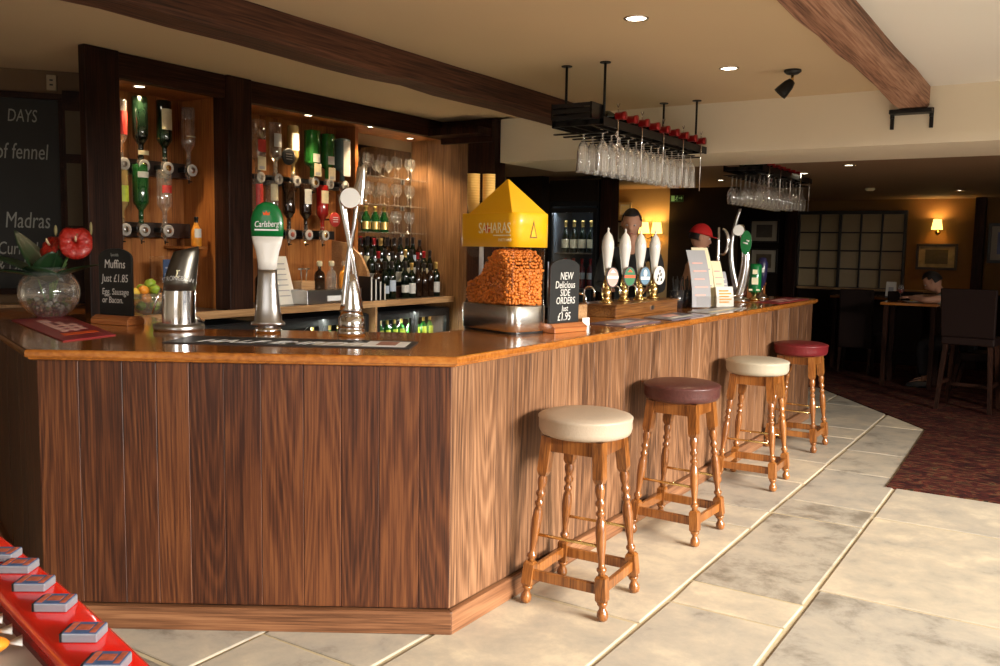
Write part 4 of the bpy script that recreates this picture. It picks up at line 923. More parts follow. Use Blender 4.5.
b = MB(); b.loft([[(x, y, z) for x, y in ndp(s)] for s, z in ((0.99, 0.425), (1.035, 0.425), (1.035, 0.585), (1.02, 0.592), (0.2, 0.594))]); o = b.build('yellow_lid', yellow, t, bevel=0.0)
for p in o.data.polygons: p.use_smooth = abs(p.normal.z) < 0.3
b = MB(); cxn, cyn = -W_/2, D_/2; h_ = 0.175; hy = 0.115
base = [(cxn-h_, cyn-hy), (cxn+h_, cyn-hy), (cxn+h_, cyn+hy), (cxn-h_, cyn+hy)]
A = [b.v((x, y, 0.590)) for x, y in base]; ap = [b.v((cxn+dx, cyn+dy, 0.765)) for dx, dy in ((-.004, -.004), (.004, -.004), (.004, .004), (-.004, .004))]
for i in range(4): b.face([A[i], A[(i+1) % 4], ap[(i+1) % 4], ap[i]])
b.face(ap); b.build('pyramid_top', yellow, t, bevel=0.003)
yf = -W_*0 + D_/2-(D_/2)*1.035-0.001
text('SAHARAS', 0.074, yellowprint, t, frame_mat((-0.022, yf, 0.492), (1, 0, 0), (0, 0, 1)), 'RIGHT', ext=0.0006, xs=0.80)
b = MB(); b.box(-0.155, -0.022, yf-0.0008, yf+0.001, 0.478, 0.484); b.build('underline', yellowprint, t)
b = MB(); Mx = Matrix.Translation((-0.205, yf+0.0006, 0.512)) @ MXZ; b.prism([(0.024*cos(a), 0.020*sin(a)) for a in [2*pi*i/18 for i in range(18)]], 0, 0.0004, Mx); b.build('red_spot_print', orangered, t)
text('PARTY NUTS', 0.020, yellowprint, t, frame_mat((-0.065, yf, 0.452), (1, 0, 0), (0, 0, 1)), 'CENTER', ext=0.0006, xs=0.85)
xr = -W_/2+W_/2*1.035+0.0012
b = MB(); Mr = frame_mat((xr, 0.115, 0.47), (0, 1, 0), (0, 0, 1)); b.prism([(-0.024, 0), (0.024, 0), (0, 0.085)], 0, 0.0005, Mr); o = b.build('triangle_outline', mat('brown_print', (0.20, 0.09, 0.01), 0.5), t)
b = MB(); Mr = frame_mat((xr+0.0004, 0.115, 0.476), (0, 1, 0), (0, 0, 1)); b.prism([(-0.016, 0), (0.016, 0), (0, 0.060)], 0, 0.0006, Mr); b.build('triangle_fill', yellow, o)
# nuts: countless, one heap following the hopper walls
rnd = random.Random(9); b = MB(); poly = ndp(0.87); 
ico = bmesh.new(); bmesh.ops.create_icosphere(ico, subdivisions=1, radius=1); IV = [v.co.copy() for v in ico.verts]; IF = [[v.index for v in f.verts] for f in ico.faces]; ico.free()
def ntop(x): u = (x+W_)/W_; return 0.235+0.175*math.exp(-((u-0.66)/0.30)**2)
def nut(x, y, z, r):
    b.seed = (rnd.random(), rnd.random(), rnd.random(), 1); a = rnd.uniform(0, 6); sx, sy, sz = r*rnd.uniform(.85, 1.2), r*rnd.uniform(.8, 1.1), r*rnd.uniform(.8, 1.1)
    V_ = [b.v((x+q.x*sx*cos(a)-q.y*sy*sin(a), y+q.x*sx*sin(a)+q.y*sy*cos(a), z+q.z*sz)) for q in IV]
    for f in IF: b.face([V_[k] for k in f], True)
n = len(poly); per = []
for i in range(n):
    p, q = Vector(poly[i]), Vector(poly[(i+1) % n]); per.append((p, q, (q-p).length))
tot = sum(x[2] for x in per); step = 0.0145; u = 0
while u < tot:
    v_ = u; 
    for p, q, l in per:
        if v_ <= l: break
        v_ -= l
    pt = p+(q-p)*(v_/max(l, 1e-6)); z = 0.150
    while z < ntop(pt.x)-0.004:
        nut(pt.x+rnd.uniform(-.004, .004), pt.y+rnd.uniform(-.004, .004), z+rnd.uniform(-.006, .006), rnd.uniform(.0085, .0105)); z += 0.0125
    u += step
xx = -W_+0.03
while xx < -0.02:
    yy = 0.03
    while yy < D_-0.03: nut(xx+rnd.uniform(-.003, .003), yy+rnd.uniform(-.003, .003), ntop(xx)+rnd.uniform(-.004, .004), 0.009); yy += 0.0145
    xx += 0.0135
b.mi = 0; q8 = ndp(0.80)
bot = [b.v((x, y, 0.145)) for x, y in q8]; topv = [b.v((x, y, ntop(x)-0.012)) for x, y in q8]
for i in range(len(q8)): b.face([bot[i], bot[(i+1) % len(q8)], topv[(i+1) % len(q8)], topv[i]])
o = b.build('nuts', nutm); o.location = (-2.245, 3.595, TZ); o.rotation_euler = (0, 0, RZ)
tag(o, 'orange-brown coated nuts heaped inside the clear dispenser', 'nuts', kind='stuff')
# paper cups behind the lid
def cup_stack(x, y, lb, n_=12):
    for k in range(n_):
        t_ = thing('paper_cup', lb, 'paper cup', (x, y, TZ+0.595-0.0+k*0.0135), 0, 'stacked yellow paper cups')
        b = MB(); b.lathe([(0.001, 0.002), (0.024, 0.0), (0.0335, 0.062), (0.0352, 0.063), (0.0352, 0.066), (0.032, 0.066), (0.0235, 0.004), (0.001, 0.004)], 22, cap=False); b.build('cup', cup_paper, t_)
cs = thing('cup_shelf', 'small steel shelf behind the dispenser lid carrying the cups', 'shelf', (-2.66, 3.93, TZ), rad(35))
b = MB(); b.box(-0.10, 0.10, -0.05, 0.05, 0.585, 0.594); b.box(-0.012, 0.012, 0.02, 0.035, 0.0, 0.59); b.box(-0.06, 0.06, -0.03, 0.04, 0, 0.008); b.build('shelf_stand', steel, cs, bevel=0.001)
cup_stack(-2.700, 3.905, 'yellow paper cup in the left of two tall stacks by the nut dispenser'); cup_stack(-2.635, 3.955, 'yellow paper cup in the right of two tall stacks by the nut dispenser')

# ---- hand pumps
t = thing('hand_pump_box', 'low polished wooden box the white hand pumps stand on', 'pump box', (-2.49, 5.49, TZ))
b = MB().rs(); b.box(-0.14, 0.14, -0.52, 0.50, 0, 0.070); b.build('box_body', pump_wood, t, bevel=0.004)
b = MB().rs(); b.box(-0.15, 0.15, -0.53, 0.51, 0.070, 0.080); b.build('lid', pump_wood, t, bevel=0.003)
b = MB(); b.box(0.14, 0.145, 0.02, 0.07, 0.025, 0.05); b.build('badge', steel, t)
def pump(y, lb, cm, cm2, cshape):
    t = thing('hand_pump', lb, 'beer pump', (-2.49, y, TZ+0.0805), 0, 'white-handled hand pumps')
    b = MB(); b.lathe([(0.001, 0), (0.045, 0), (0.045, 0.008), (0.030, 0.018), (0.024, 0.03), (0.030, 0.045), (0.032, 0.07), (0.026, 0.085), (0.020, 0.10), (0.024, 0.11), (0.024, 0.135), (0.017, 0.15), (0.014, 0.175)], 24); b.build('brass_body', brass, t)
    b = MB(); b.lathe([(0.012, 0.17), (0.018, 0.18), (0.020, 0.20), (0.026, 0.25), (0.036, 0.315), (0.040, 0.355), (0.037, 0.395), (0.026, 0.43), (0.013, 0.447), (0.008, 0.452), (0.006, 0.462), (0.008, 0.472), (0.001, 0.482)], 24); b.build('handle', white, t)
    cf = Matrix.Translation((0.045, -0.02, 0.165)) @ Matrix.Rotation(rad(58), 4, 'Z')
    b = MB(); Mx = cf @ MXZ; el = lambda rx, rz: [(rx*cos(2*pi*i/28), rz*sin(2*pi*i/28)) for i in range(28)]
    b.prism(el(0.047, 0.066), 0, 0.008, Mx); c_ = b.build('pump_clip', framem if cshape else white, t, bevel=0.001)
    b = MB(); b.prism(el(0.040, 0.058), 0.008, 0.009, Mx); b.build('clip_face', cm, c_)
    b = MB()
    if cshape == 1: b.prism([(-0.042, -0.008), (0.042, -0.008), (0.042, 0.010), (-0.042, 0.010)], 0.009, 0.010, Mx); b.prism([(-0.02, 0.03), (0.02, 0.03), (0, 0.05)], 0.009, 0.010, Mx)
    elif cshape == 2: b.prism([(-0.036, -0.025), (0.036, -0.025), (0.036, -0.005), (-0.036, -0.005)], 0.009, 0.010, Mx); b.prism(el(0.014, 0.024), 0.009, 0.0102, Mx @ Matrix.Translation((0, 0.02, 0)))
    else:
        for q in ((-.018, -.03), (.014, -.03), (-.012, -.004), (.010, .006), (0, .03)): b.prism([(q[0]-.006, q[1]-.01), (q[0]+.005, q[1]-.012), (q[0]+.009, q[1]+.008), (q[0]-.002, q[1]+.012)], 0.009, 0.010, Mx)
    b.build('clip_emblem', cm2, c_)
    b = MB(); b.cyl((0.02, -0.01, 0.12), (0.045, -0.02, 0.15), 0.004); b.build('clip_arm', brass, t)
pump(5.12, 'white-handled hand pump with pink and white oval clip', pinkprint, whitep, 1); pump(5.38, 'white-handled hand pump with green clip and red band', greenb, orangered, 1)
pump(5.63, 'white-handled hand pump with pale blue and grey clip', mat('clip_blue', (0.10, 0.22, 0.34), 0.4, var=0.4, bscale=60), whitep, 2); pump(5.88, 'white-handled hand pump with cream clip and black marks', white, black, 0)
def neck(x, y, lb, h=0.10):
    t = thing('swan_neck_spout', lb, 'beer spout', (x, y, TZ+0.0805), rad(20), 'chrome swan-neck spouts')
    b = MB(); b.tube([(0, 0, 0), (0, 0, h*0.7)]+[(0.032-0.032*cos(a), 0, h*0.7+0.034*sin(a)) for a in [pi*i/8 for i in range(1, 9)]]+[(0.066, 0, h*0.35)], 0.0065, 8); b.build('neck', chrome, t)
for x, y, lb in ((-2.60, 5.02, 'first chrome swan-neck spout from the left end of the pump box'), (-2.52, 5.24, 'chrome swan-neck spout between the first and second hand pumps'), (-2.52, 5.50, 'chrome swan-neck spout between the second and third hand pumps')): neck(x, y, lb)
t = thing('swan_neck_spout', 'chrome swan-neck spout standing on the bar top left of the pump box', 'beer spout', (-2.56, 4.82, TZ), rad(20), 'chrome swan-neck spouts')
b = MB(); h = 0.16; b.tube([(0, 0, 0), (0, 0, h*0.7)]+[(0.034-0.034*cos(a), 0, h*0.7+0.036*sin(a)) for a in [pi*i/8 for i in range(1, 9)]]+[(0.07, 0, h*0.3)], 0.0065, 8); b.build('neck', chrome, t)
# ---- black straw tubs, leaflets, far taps
for x, y, lb in ((-2.42, 6.15, 'left'), (-2.40, 6.30, 'right')):
    t = thing('straw_tub', 'dark tub of black straws beside the pump box, %s one' % lb, 'straw tub', (x, y, TZ))
    b = MB(); b.lathe([(0.001, 0), (0.045, 0), (0.052, 0.13), (0.048, 0.13), (0.042, 0.005)], 20, cap=False); b.build('tub', mat('smoked_tub', (0.015, 0.015, 0.018), 0.15, coat=0.5), t)
    b = MB(); rr2 = random.Random(3)
    for k in range(16):
        a = rr2.uniform(0, 6.28); q = rr2.uniform(0, .03); b.cyl((q*cos(a)*.6, q*sin(a)*.6, 0.008), (q*cos(a)*1.7, q*sin(a)*1.7, rr2.uniform(0.18, 0.24)), 0.003, seg=6)
    o = b.build('straws', black, t); o['kind'] = 'stuff'
lr = thing('leaflet_rack', 'clear stand for leaflets and menus on the bar top', 'leaflet rack', (-2.27, 6.42, TZ), rad(62))
b = MB(); b.box(-0.20, 0.22, -0.10, 0.10, 0, 0.006)
for yy in (-0.09, -0.03, 0.03): b.box(-0.20, 0.22, yy-0.002, yy+0.002, 0.006, 0.09)
b.build('stand', pane, lr)
def leaflet(x0, x1, y, h, tilt, m, m2, lb):
    t = thing('leaflet', lb, 'leaflet', (-2.27, 6.42, TZ+0.008), rad(62)); t.location = Vector((-2.27, 6.42, TZ+0.008)) + Matrix.Rotation(rad(62), 3, 'Z') @ Vector(((x0+x1)/2, y, 0))
    w2 = (x1-x0)/2; n = 6; b = MB(); fr, bk = [], []
    for i in range(n+1):
        u = i/n; z = h*u; yy = tilt*u*u; fr.append([b.v((-w2, yy, z)), b.v((w2, yy, z))]); bk.append([b.v((-w2, yy+0.004, z)), b.v((w2, yy+0.004, z))])
    for i in range(n):
        b.face([fr[i][0], fr[i][1], fr[i+1][1], fr[i+1][0]]); b.face([bk[i][1], bk[i][0], bk[i+1][0], bk[i+1][1]]); b.face([fr[i][1], bk[i][1], bk[i+1][1], fr[i+1][1]]); b.face([bk[i][0], fr[i][0], fr[i+1][0], bk[i+1][0]])
    b.face([fr[n][0], fr[n][1], bk[n][1], bk[n][0]]); b.build('sheet', m, t)
    b = MB()
    for k in range(5):
        z = h*(0.2+0.14*k); u = z/h; yy = tilt*u*u; b.box(-w2*0.7, w2*(0.7 if k % 2 else 0.4), yy-0.004, yy-0.001, z, z+0.01)
    b.build('print', m2, t)
leaflet(-0.21, -0.03, -0.055, 0.42, 0.09, paperg, pinkprint, 'tall curved grey leaflet at the near end of the rack')
leaflet(-0.10, 0.06, 0.005, 0.44, 0.10, paperc, paperg, 'tallest cream menu standing at the back of the rack')
leaflet(0.065, 0.16, 0.0, 0.34, 0.07, paperc, pinkprint, 'medium cream leaflet right of the tallest menu')
leaflet(0.12, 0.21, 0.01, 0.26, 0.05, paperg, paperw, 'short grey leaflet at the far end of the rack')
leaflet(0.02, 0.19, -0.065, 0.15, 0.02, paperw, orangef, 'small white leaflet with orange picture at the front')
t = thing('curved_tap', 'tall curved chrome tap with green badge near the far end of the bar', 'beer tap', (-2.34, 7.36, TZ), rad(20))
b = MB(); b.lathe([(0.001, 0), (0.09, 0), (0.09, 0.02), (0.05, 0.04), (0.001, 0.04)], 24); b.build('base', chrome, t)
b = MB(); n = 20; rings = []
for i in range(n+1):
    u = i/n; z = 0.03+u*0.62; c_ = 0.055*sin(u*pi)-0.01; rings.append(ring(c_, 0.055*(1-u*0.55), 0.045*(1-u*0.5), z, 18, 0))
b.loft(rings); b.build('outer_column', chrome, t)
b = MB(); rings = []
for i in range(n+1):
    u = i/n; z = 0.04+u*0.74; c_ = -0.075*sin(u*pi*0.95)+0.0; rings.append(ring(c_-0.01*u, 0.030*(1-u*0.6), 0.03*(1-u*0.5), z, 16, 0))
b.loft(rings); b.build('inner_column', steel, t)
Mx = Matrix.Translation((-0.03, -0.045, 0.60)) @ Matrix.Rotation(pi/2, 4, 'X')
b = MB(); b.lathe([(0.001, 0), (0.042, 0), (0.044, 0.01), (0.001, 0.012)], 28, Mx); q_ = b.build('round_badge', whitep, t); [setattr(p, 'use_smooth', False) for p in q_.data.polygons]
b = MB(); b.prism([(0.045*cos(2*pi*i/24), 0.10*sin(2*pi*i/24)) for i in range(24)], 0, 0.02, Matrix.Translation((0.035, -0.035, 0.50)) @ MXZ); b.build('green_badge', greenb, t, bevel=0.002)
b = MB(); b.tube([(0.035, -0.057, 0.52), (0.06, -0.057, 0.51)], 0.006); b.tube([(0.01, -0.057, 0.50), (0.05, -0.057, 0.49)], 0.006); b.build('badge_print', whitep, t)
t = thing('arched_tap', 'slim chrome arched tap left of the green-badged tap', 'beer tap', (-2.50, 7.25, TZ), rad(10))
b = MB(); b.lathe([(0.001, 0), (0.05, 0), (0.05, 0.02), (0.02, 0.03), (0.014, 0.04), (0.012, 0.5), (0.01, 0.62), (0.001, 0.625)], 16); b.build('column', chrome, t)
b = MB(); b.tube([(0.0, 0, 0.40)]+[(0.03+0.05*sin(a), 0, 0.50-0.11*cos(a)) for a in [pi*i/9 for i in range(1, 10)]], [0.006]+[0.009+0.006*sin(pi*i/9) for i in range(1, 10)], 10); b.build('curved_handle', chrome, t)
t = thing('green_tap', 'short green cylindrical tap on a brass foot at the far bar end', 'beer tap', (-2.32, 7.72, TZ), rad(15))
b = MB(); b.lathe([(0.001, 0), (0.05, 0), (0.05, 0.015), (0.02, 0.03), (0.03, 0.07), (0.001, 0.07)], 20); b.build('foot', brass, t)
b = MB(); b.lathe([(0.001, 0.07), (0.05, 0.07), (0.055, 0.09), (0.055, 0.30), (0.045, 0.32), (0.001, 0.32)], 24); b.build('column', greenb, t)
b = MB(); b.box(-0.025, 0.03, -0.060, -0.052, 0.14, 0.20); b.box(-0.02, 0.02, -0.060, -0.052, 0.23, 0.27); b.box(-0.045, 0.045, -0.052, -0.045, 0.085, 0.10); b.build('print', yellowprint, t)
t = thing('slim_tap', 'slim dark blue and chrome tap beside the short green tap', 'beer tap', (-2.36, 8.06, TZ), rad(15))
b = MB(); b.lathe([(0.001, 0), (0.075, 0), (0.07, 0.02), (0.02, 0.05), (0.018, 0.12)], 20); b.build('foot', chrome, t)
b = MB(); b.lathe([(0.001, 0.12), (0.03, 0.12), (0.045, 0.22), (0.05, 0.32), (0.03, 0.37), (0.001, 0.375)], 20); b.build('head', mat('navy_tap', (0.02, 0.02, 0.07), 0.3, coat=0.4), t)
b = MB(); b.box(-0.02, 0.02, -0.055, -0.045, 0.24, 0.28); b.build('print', whitep, t)
t = thing('wooden_box', 'small plain wooden box at the far end of the bar top', 'box', (-2.48, 8.30, TZ), 0)
b = MB().rs(); b.box(-0.07, 0.07, -0.06, 0.06, 0, 0.12); b.build('box_body', base_wood, t, bevel=0.004); b = MB().rs(); b.box(-0.075, 0.075, -0.065, 0.065, 0.12, 0.135); b.build('lid', base_wood, t, bevel=0.003)

# ================================================================ GLASS RACKS
def glass_rack(loc, name, label, rods, zoff=0):
    t = thing(name, label, 'glass rack', loc); CT = CEIL-loc[2]
    L0, L1 = -0.06, 1.68; XW = 0.13
    if rods:
        for x, y in ((-XW, 0.03), (XW, 0.03), (-XW, 1.56), (XW, 1.56)):
            b = MB(); b.cyl((x, y, 2.35), (x, y, CT), 0.008); b.lathe([(0.032, CT-0.006), (0.034, CT)], 18, Matrix.Translation((x, y, 0))); b.build('hanging_rod', blackiron, t)
    b = MB()
    for x in (-XW-0.03, -0.06, 0.06, XW+0.03): b.box(x-0.012, x+0.012, L0, L1, 2.335, 2.36)
    for y in (L0, 0.4, 0.9, 1.4, L1-0.02): b.box(-XW-0.04, XW+0.04, y, y+0.02, 2.33, 2.362)
    b.build('shelf_frame', blackiron, t)
    b = MB(); b.box(XW+0.035, XW+0.045, L0, L1, 2.325, 2.375); b.box(-XW-0.045, -XW-0.035, L0, L1, 2.325, 2.375); b.build('side_rail', blackiron, t)
    for k in range(14):
        y = L0+0.06+k*0.122; b = MB(); b.box(-XW-0.06, XW+0.03, y-0.012, y+0.012, 2.288, 2.296); b.build('glass_runner', blackiron, t)
    for k in range(5):
        y = 0.12+k*0.355; b = MB()
        b.tube([(XW+0.05, y, 2.44), (XW+0.052, y, 2.30), (XW+0.05, y, 2.04 if k else 2.10)], 0.0045 if k else 0.004, 6)
        if k == 0:
            rr3 = random.Random(5)
            for q in range(26): b.ball((XW+0.05+rr3.uniform(-.010, .010), y+rr3.uniform(-.010, .010), 2.13+q*0.007), 0.008, seg=6, rings=4)
        b.tube([(XW+0.05, y-0.02, 2.47), (XW+0.05, y, 2.45), (XW+0.05, y+0.02, 2.475)], 0.003, 6); b.build('hanging_hook', chrome, t)
    return t
def hang_glass(label, grp, loc, slim):
    t = thing('hanging_glass', label, 'glass', loc, 0, grp); b = MB()
    if slim: pr = [(0.034, 0), (0.033, -0.004), (0.006, -0.010), (0.005, -0.045), (0.020, -0.06), (0.034, -0.085), (0.037, -0.12), (0.038, -0.17), (0.042, -0.235)]
    else: pr = [(0.034, 0), (0.033, -0.004), (0.006, -0.010), (0.005, -0.105), (0.018, -0.118), (0.036, -0.15), (0.042, -0.185), (0.040, -0.22), (0.034, -0.26)]
    b.lathe(pr, 20, cap=False); b.build('glass_body', rackglass if slim else glass, t); return t
R1 = (-2.53, 4.80, -0.055)
glass_rack(R1, 'ceiling_glass_rack', 'black iron glass rack hung on rods from the ceiling over the bar', True)
R2 = (-2.47, 7.78, -0.075)
glass_rack(R2, 'ceiling_glass_rack', 'darker black glass rack under the low dining ceiling', False)
for R_, slim, lab, grp, zz in ((R1, True, 'tall clear beer glass hanging upside down from the rod-hung rack', 'glasses hanging in the near rack', 2.302), (R2, False, 'clear wine glass hanging upside down from the far rack', 'glasses hanging in the far rack', 2.302)):
    g = None
    for k in range(13):
        for q, x in enumerate((-0.02, 0.11) if slim else (-0.13, -0.005, 0.12)):
            pos = (R_[0]+x, R_[1]+0.06+k*0.122, zz+R_[2])
            if g is None: g = hang_glass(lab, grp, pos, slim)
            else: dup(g, pos)
# wine bottles lying across the racks, capsules over the customers' edge
for R_, n_, lab, grp in ((R1, 9, 'dark wine bottle with red foil lying across the rod-hung rack', 'wine bottles lying on the near rack'), (R2, 6, 'dark wine bottle with red foil lying across the far rack', 'wine bottles lying on the far rack')):
    F = Matrix.Rotation(pi/2, 4, 'Y'); g = None
    for k in range(n_):
        pos = (R_[0]-0.085, R_[1]+0.13+k*0.172, 2.362+0.0385+R_[2])
        if g is None: g = bottle('wine_bottle', lab, 'wine bottle', pos, 0.037, 0.31, 'wine', darkgreen, None, foilred, lie=F, group=grp)
        else: dup(g, pos)
bx_ = thing('bottle_crate', 'black slatted crate on the near end of the rod-hung rack', 'crate', (R1[0], R1[1]-0.03, 2.363+R1[2]))
b = MB()
for z in (0, 0.035, 0.07): b.box(-0.15, 0.12, -0.085, -0.075, z, z+0.022); b.box(-0.15, 0.12, 0.055, 0.065, z, z+0.022)
b.box(-0.15, -0.14, -0.085, 0.065, 0, 0.095); b.box(0.11, 0.12, -0.085, 0.065, 0, 0.095); b.box(-0.14, 0.11, -0.075, 0.055, 0.0, 0.006); b.build('crate_body', black, bx_)
# ceiling spotlight
t = thing('ceiling_spotlight', 'black adjustable spotlight on the cream ceiling, pointing to the bar', 'spotlight', (-1.50, 5.57, CEIL))
b = MB(); b.lathe([(0.05, 0), (0.052, -0.012), (0.035, -0.026), (0.012, -0.032), (0.001, -0.033)], 24); b.build('ceiling_rose', black, t)
b = MB(); b.tube([(0, 0, -0.03), (0.0, 0.0, -0.065), (-0.02, 0, -0.085)], 0.009); b.build('swivel_arm', brass, t)
hd = Vector((-0.62, -0.15, -0.70)).normalized(); Mh = Matrix.Translation((0.0, 0.0, -0.065)) @ hd.to_track_quat('Z', 'Y').to_matrix().to_4x4()
b = MB(); b.lathe([(0.001, -0.005), (0.022, 0.0), (0.034, 0.03), (0.042, 0.08), (0.043, 0.105), (0.038, 0.105), (0.034, 0.09), (0.001, 0.085)], 24, Mh); b.build('lamp_head', blackiron, t)

# ================================================================ BACK COUNTER CLUTTER
BZ = 1.0885
def at_px(px, x): return -x/math.tan(YAW+math.atan((500-px)/884.0)) if True else 0
def BY(px, x=-4.95): return abs(x)/math.tan(YAW+math.atan((500-px)/884.0))
# bowl of limes and lemons
fbx, fby = -4.90, BY(146, -4.90)
t = thing('fruit_bowl', 'clear glass bowl of limes and lemons on the back counter', 'bowl', (fbx, fby, BZ)); R_ = 0.14
b = MB(); b.lathe([(0.001, 0.004), (0.06, 0.0), (0.065, 0.008), (0.10, 0.04), (0.125, 0.09), (0.13, 0.13), (0.122, 0.13), (0.118, 0.09), (0.09, 0.045), (0.001, 0.012)], 30, cap=False); b.build('glass_bowl', glass, t)
rnd = random.Random(2); fr0 = {}
for i, (a, q, z) in enumerate([(0.2, .05, .05), (2.2, .05, .05), (4.2, .05, .05), (0.9, .075, .10), (2.0, .08, .10), (3.2, .075, .10), (4.4, .08, .10), (5.5, .075, .10), (0.3, .045, .155), (2.1, .05, .15), (3.6, .045, .155), (5.1, .05, .15), (1.2, .01, .19), (4.6, .09, .135)]):
    kind = ('lime', 'lemon', 'lime', 'orange')[i % 4]; m = {'lime': lime, 'lemon': lemon, 'orange': orangef}[kind]
    lb = {'lime': 'green lime in the glass fruit bowl', 'lemon': 'yellow lemon in the glass fruit bowl', 'orange': 'small orange in the glass fruit bowl'}[kind]
    loc = (fbx+q*cos(a), fby+q*sin(a), BZ+z)
    if kind not in fr0:
        tt = thing(kind, lb, kind, loc, a, kind+'s in the fruit bowl'); b = MB(); b.lathe([(0.001, -0.036), (0.012, -0.032), (0.026, -0.02), (0.030, 0), (0.026, 0.02), (0.012, 0.031), (0.006, 0.036), (0.001, 0.038)], 14, Matrix.Rotation(1.3, 4, 'Y')); b.build('skin', m, tt); fr0[kind] = tt
    else: dup(fr0[kind], loc, a)
# leaflet dispenser and juice bottle behind the cider tap
y_ = BY(188, -4.98)
t = thing('card_rack', 'clear rack of white and blue cards on the back counter by the middle post', 'card rack', (-5.02, y_-0.07, BZ))
b = MB(); b.box(-0.08, 0.03, -0.16, 0.16, 0, 0.006)
for z in (0.0, 0.17): b.box(0.026, 0.03, -0.16, 0.16, z, z+0.06)
b.box(-0.08, -0.076, -0.16, 0.16, 0, 0.36); b.build('rack', pane, t)
for yy, zz, m, lb in ((-0.10, 0.19, bluep, 'blue card in the upper pocket of the card rack'), (-0.02, 0.20, lab_cream, 'cream card in the upper pocket of the card rack'), (0.09, 0.17, paperw, 'white card in the upper pocket of the card rack'), (-0.05, 0.01, paperg, 'grey card in the lower pocket of the card rack'), (0.08, 0.01, paperw, 'white card in the lower pocket of the card rack')):
    c_ = thing('leaflet', lb, 'card', (-4.995+0.012, y_-0.07+yy, BZ+zz)); b = MB(); b.box(-0.004, 0, -0.035, 0.035, 0, 0.15); b.build('sheet', m, c_); b = MB(); b.box(0, 0.001, -0.025, 0.025, 0.03, 0.06); b.box(0, 0.001, -0.02, 0.02, 0.09, 0.10); b.build('print', paperg if m != paperg else paperw, c_)
sh = thing('wall_bracket_shelf', 'small shelf holding the juice bottle above the card rack', 'shelf', (-5.06, BY(195, -5.02), 1.515))
b = MB().rs(); b.box(-0.21, 0.07, -0.07, 0.07, -0.016, 0); b.build('shelf_board', warm_wood, sh)
t = bottle('juice_bottle', 'small orange juice bottle with black cap above the card rack', 'bottle', (-5.02, BY(195, -5.02), 1.5155), 0.034, 0.20, 'burgundy', orangef, lab_white, black, (0.3, 0.6), la=(-1.0, 0.6))
# spirit bay counter: menu sheet, steel ice well, small bottles
def bb(px, lb, gm, lm, fm, h=0.24, r=0.035, x=-4.98, kind='spirit', cat='bottle', lz=(0.15, 0.5), z=BZ):
    return bottle('liqueur_bottle', lb, cat, (x, BY(px, x), z), r, h, kind, gm, lm, fm, lz, la=(-1.2, 0.8))
bb(258, 'dark bottle with cream label on the back counter beside the middle post', darkgreen, lab_cream, foildark, 0.30, 0.037, kind='wine')
t = thing('menu_sheet', 'white menu sheet leaning behind the green lager tap', 'menu', (-5.02, BY(288, -5.0)-0.07, BZ), 0)
b = MB(); b.loft([[(0.06, -0.10, 0), (0.06, 0.10, 0), (0.065, 0.10, 0), (0.065, -0.10, 0)], [(-0.04, -0.075, 0.36), (-0.04, 0.085, 0.36), (-0.035, 0.085, 0.36), (-0.035, -0.075, 0.36)]], smooth=False); b.build('sheet', paperw, t)
b = MB()
for k in range(7): z = 0.06+k*0.04; xx = 0.066-0.1*z/0.36; b.box(xx, xx+0.001, -0.06, 0.05, z, z+0.008)
b.build('print', paperg, t)
y0_, y1_ = BY(297, -4.9), BY(352, -4.9)
t = thing('steel_ice_well', 'brushed steel ice box on the back counter behind the taps', 'ice box', (-4.93, (y0_+y1_)/2, BZ)); hw = (y1_-y0_)/2
b = MB(); b.box(-0.14, 0.12, -hw, hw, 0, 0.105); b.build('steel_body', steel, t, bevel=0.004); b = MB(); b.box(-0.145, 0.125, -hw-.005, hw+.005, 0.1055, 0.113); b.build('lid', chrome, t, bevel=0.002); b = MB(); b.box(0.12, 0.126, -0.09, 0.06, 0.02, 0.06); b.build('notice', whitep, t)
IZ = BZ+0.114
for px, lb, gm, fm in ((318, 'dark liqueur bottle with pale stopper on the steel ice box', brownglass, lab_cream), (330, 'clear liqueur bottle with pale stopper on the steel ice box', clearglass, lab_cream), (343, 'orange liqueur bottle with clear stopper on the steel ice box', orangef, clearglass)):
    x = -4.97; t = thing('stoppered_decanter', lb, 'bottle', (x, BY(px, x), IZ)); b = MB(); r = 0.042
    b.lathe([(0.001, 0), (r, 0.0), (r, 0.10), (r*0.8, 0.125), (0.014, 0.14), (0.013, 0.165), (0.016, 0.17)], 18, cap=False); b.build('glass_body', gm, t); b = MB(); b.lathe([(0.012, 0.168), (0.022, 0.172), (0.024, 0.20), (0.018, 0.212), (0.001, 0.213)], 14); b.build('stopper', fm, t)
t = thing('wooden_caddy', 'pale wooden caddy with corkscrews on the steel ice box', 'caddy', (-4.97, BY(302, -4.97), IZ))
b = MB().rs(); b.box(-0.05, 0.05, -0.07, 0.07, 0, 0.06); b.build('caddy_body', edge_wood, t, bevel=0.003)
for yy in (-0.02, 0.025): b = MB(); b.tube([(0, yy, 0.055), (0.0, yy*1.4, 0.15)], 0.005); b.tube([(-0.0, yy*1.4-0.025, 0.15), (0, yy*1.4+0.025, 0.152)], 0.006); b.build('corkscrew', steel, t)
# menus standing left of the wines
for k in range(4):
    px = 366+k*4.5; x = -4.86; t = thing('standing_menu', 'thin white-edged menu standing left of the wine bottles', 'menu', (x, BY(px, x), BZ), rad(-8), 'menus left of the wine bottles'); b = MB(); b.box(-0.10, 0.05, -0.008, 0.008, 0, 0.20-k*0.02); b.build('cover', black, t); b = MB(); b.box(0.051, 0.054, -0.006, 0.006, 0.004, 0.195-k*0.02); b.build('page_edges', paperw, t)

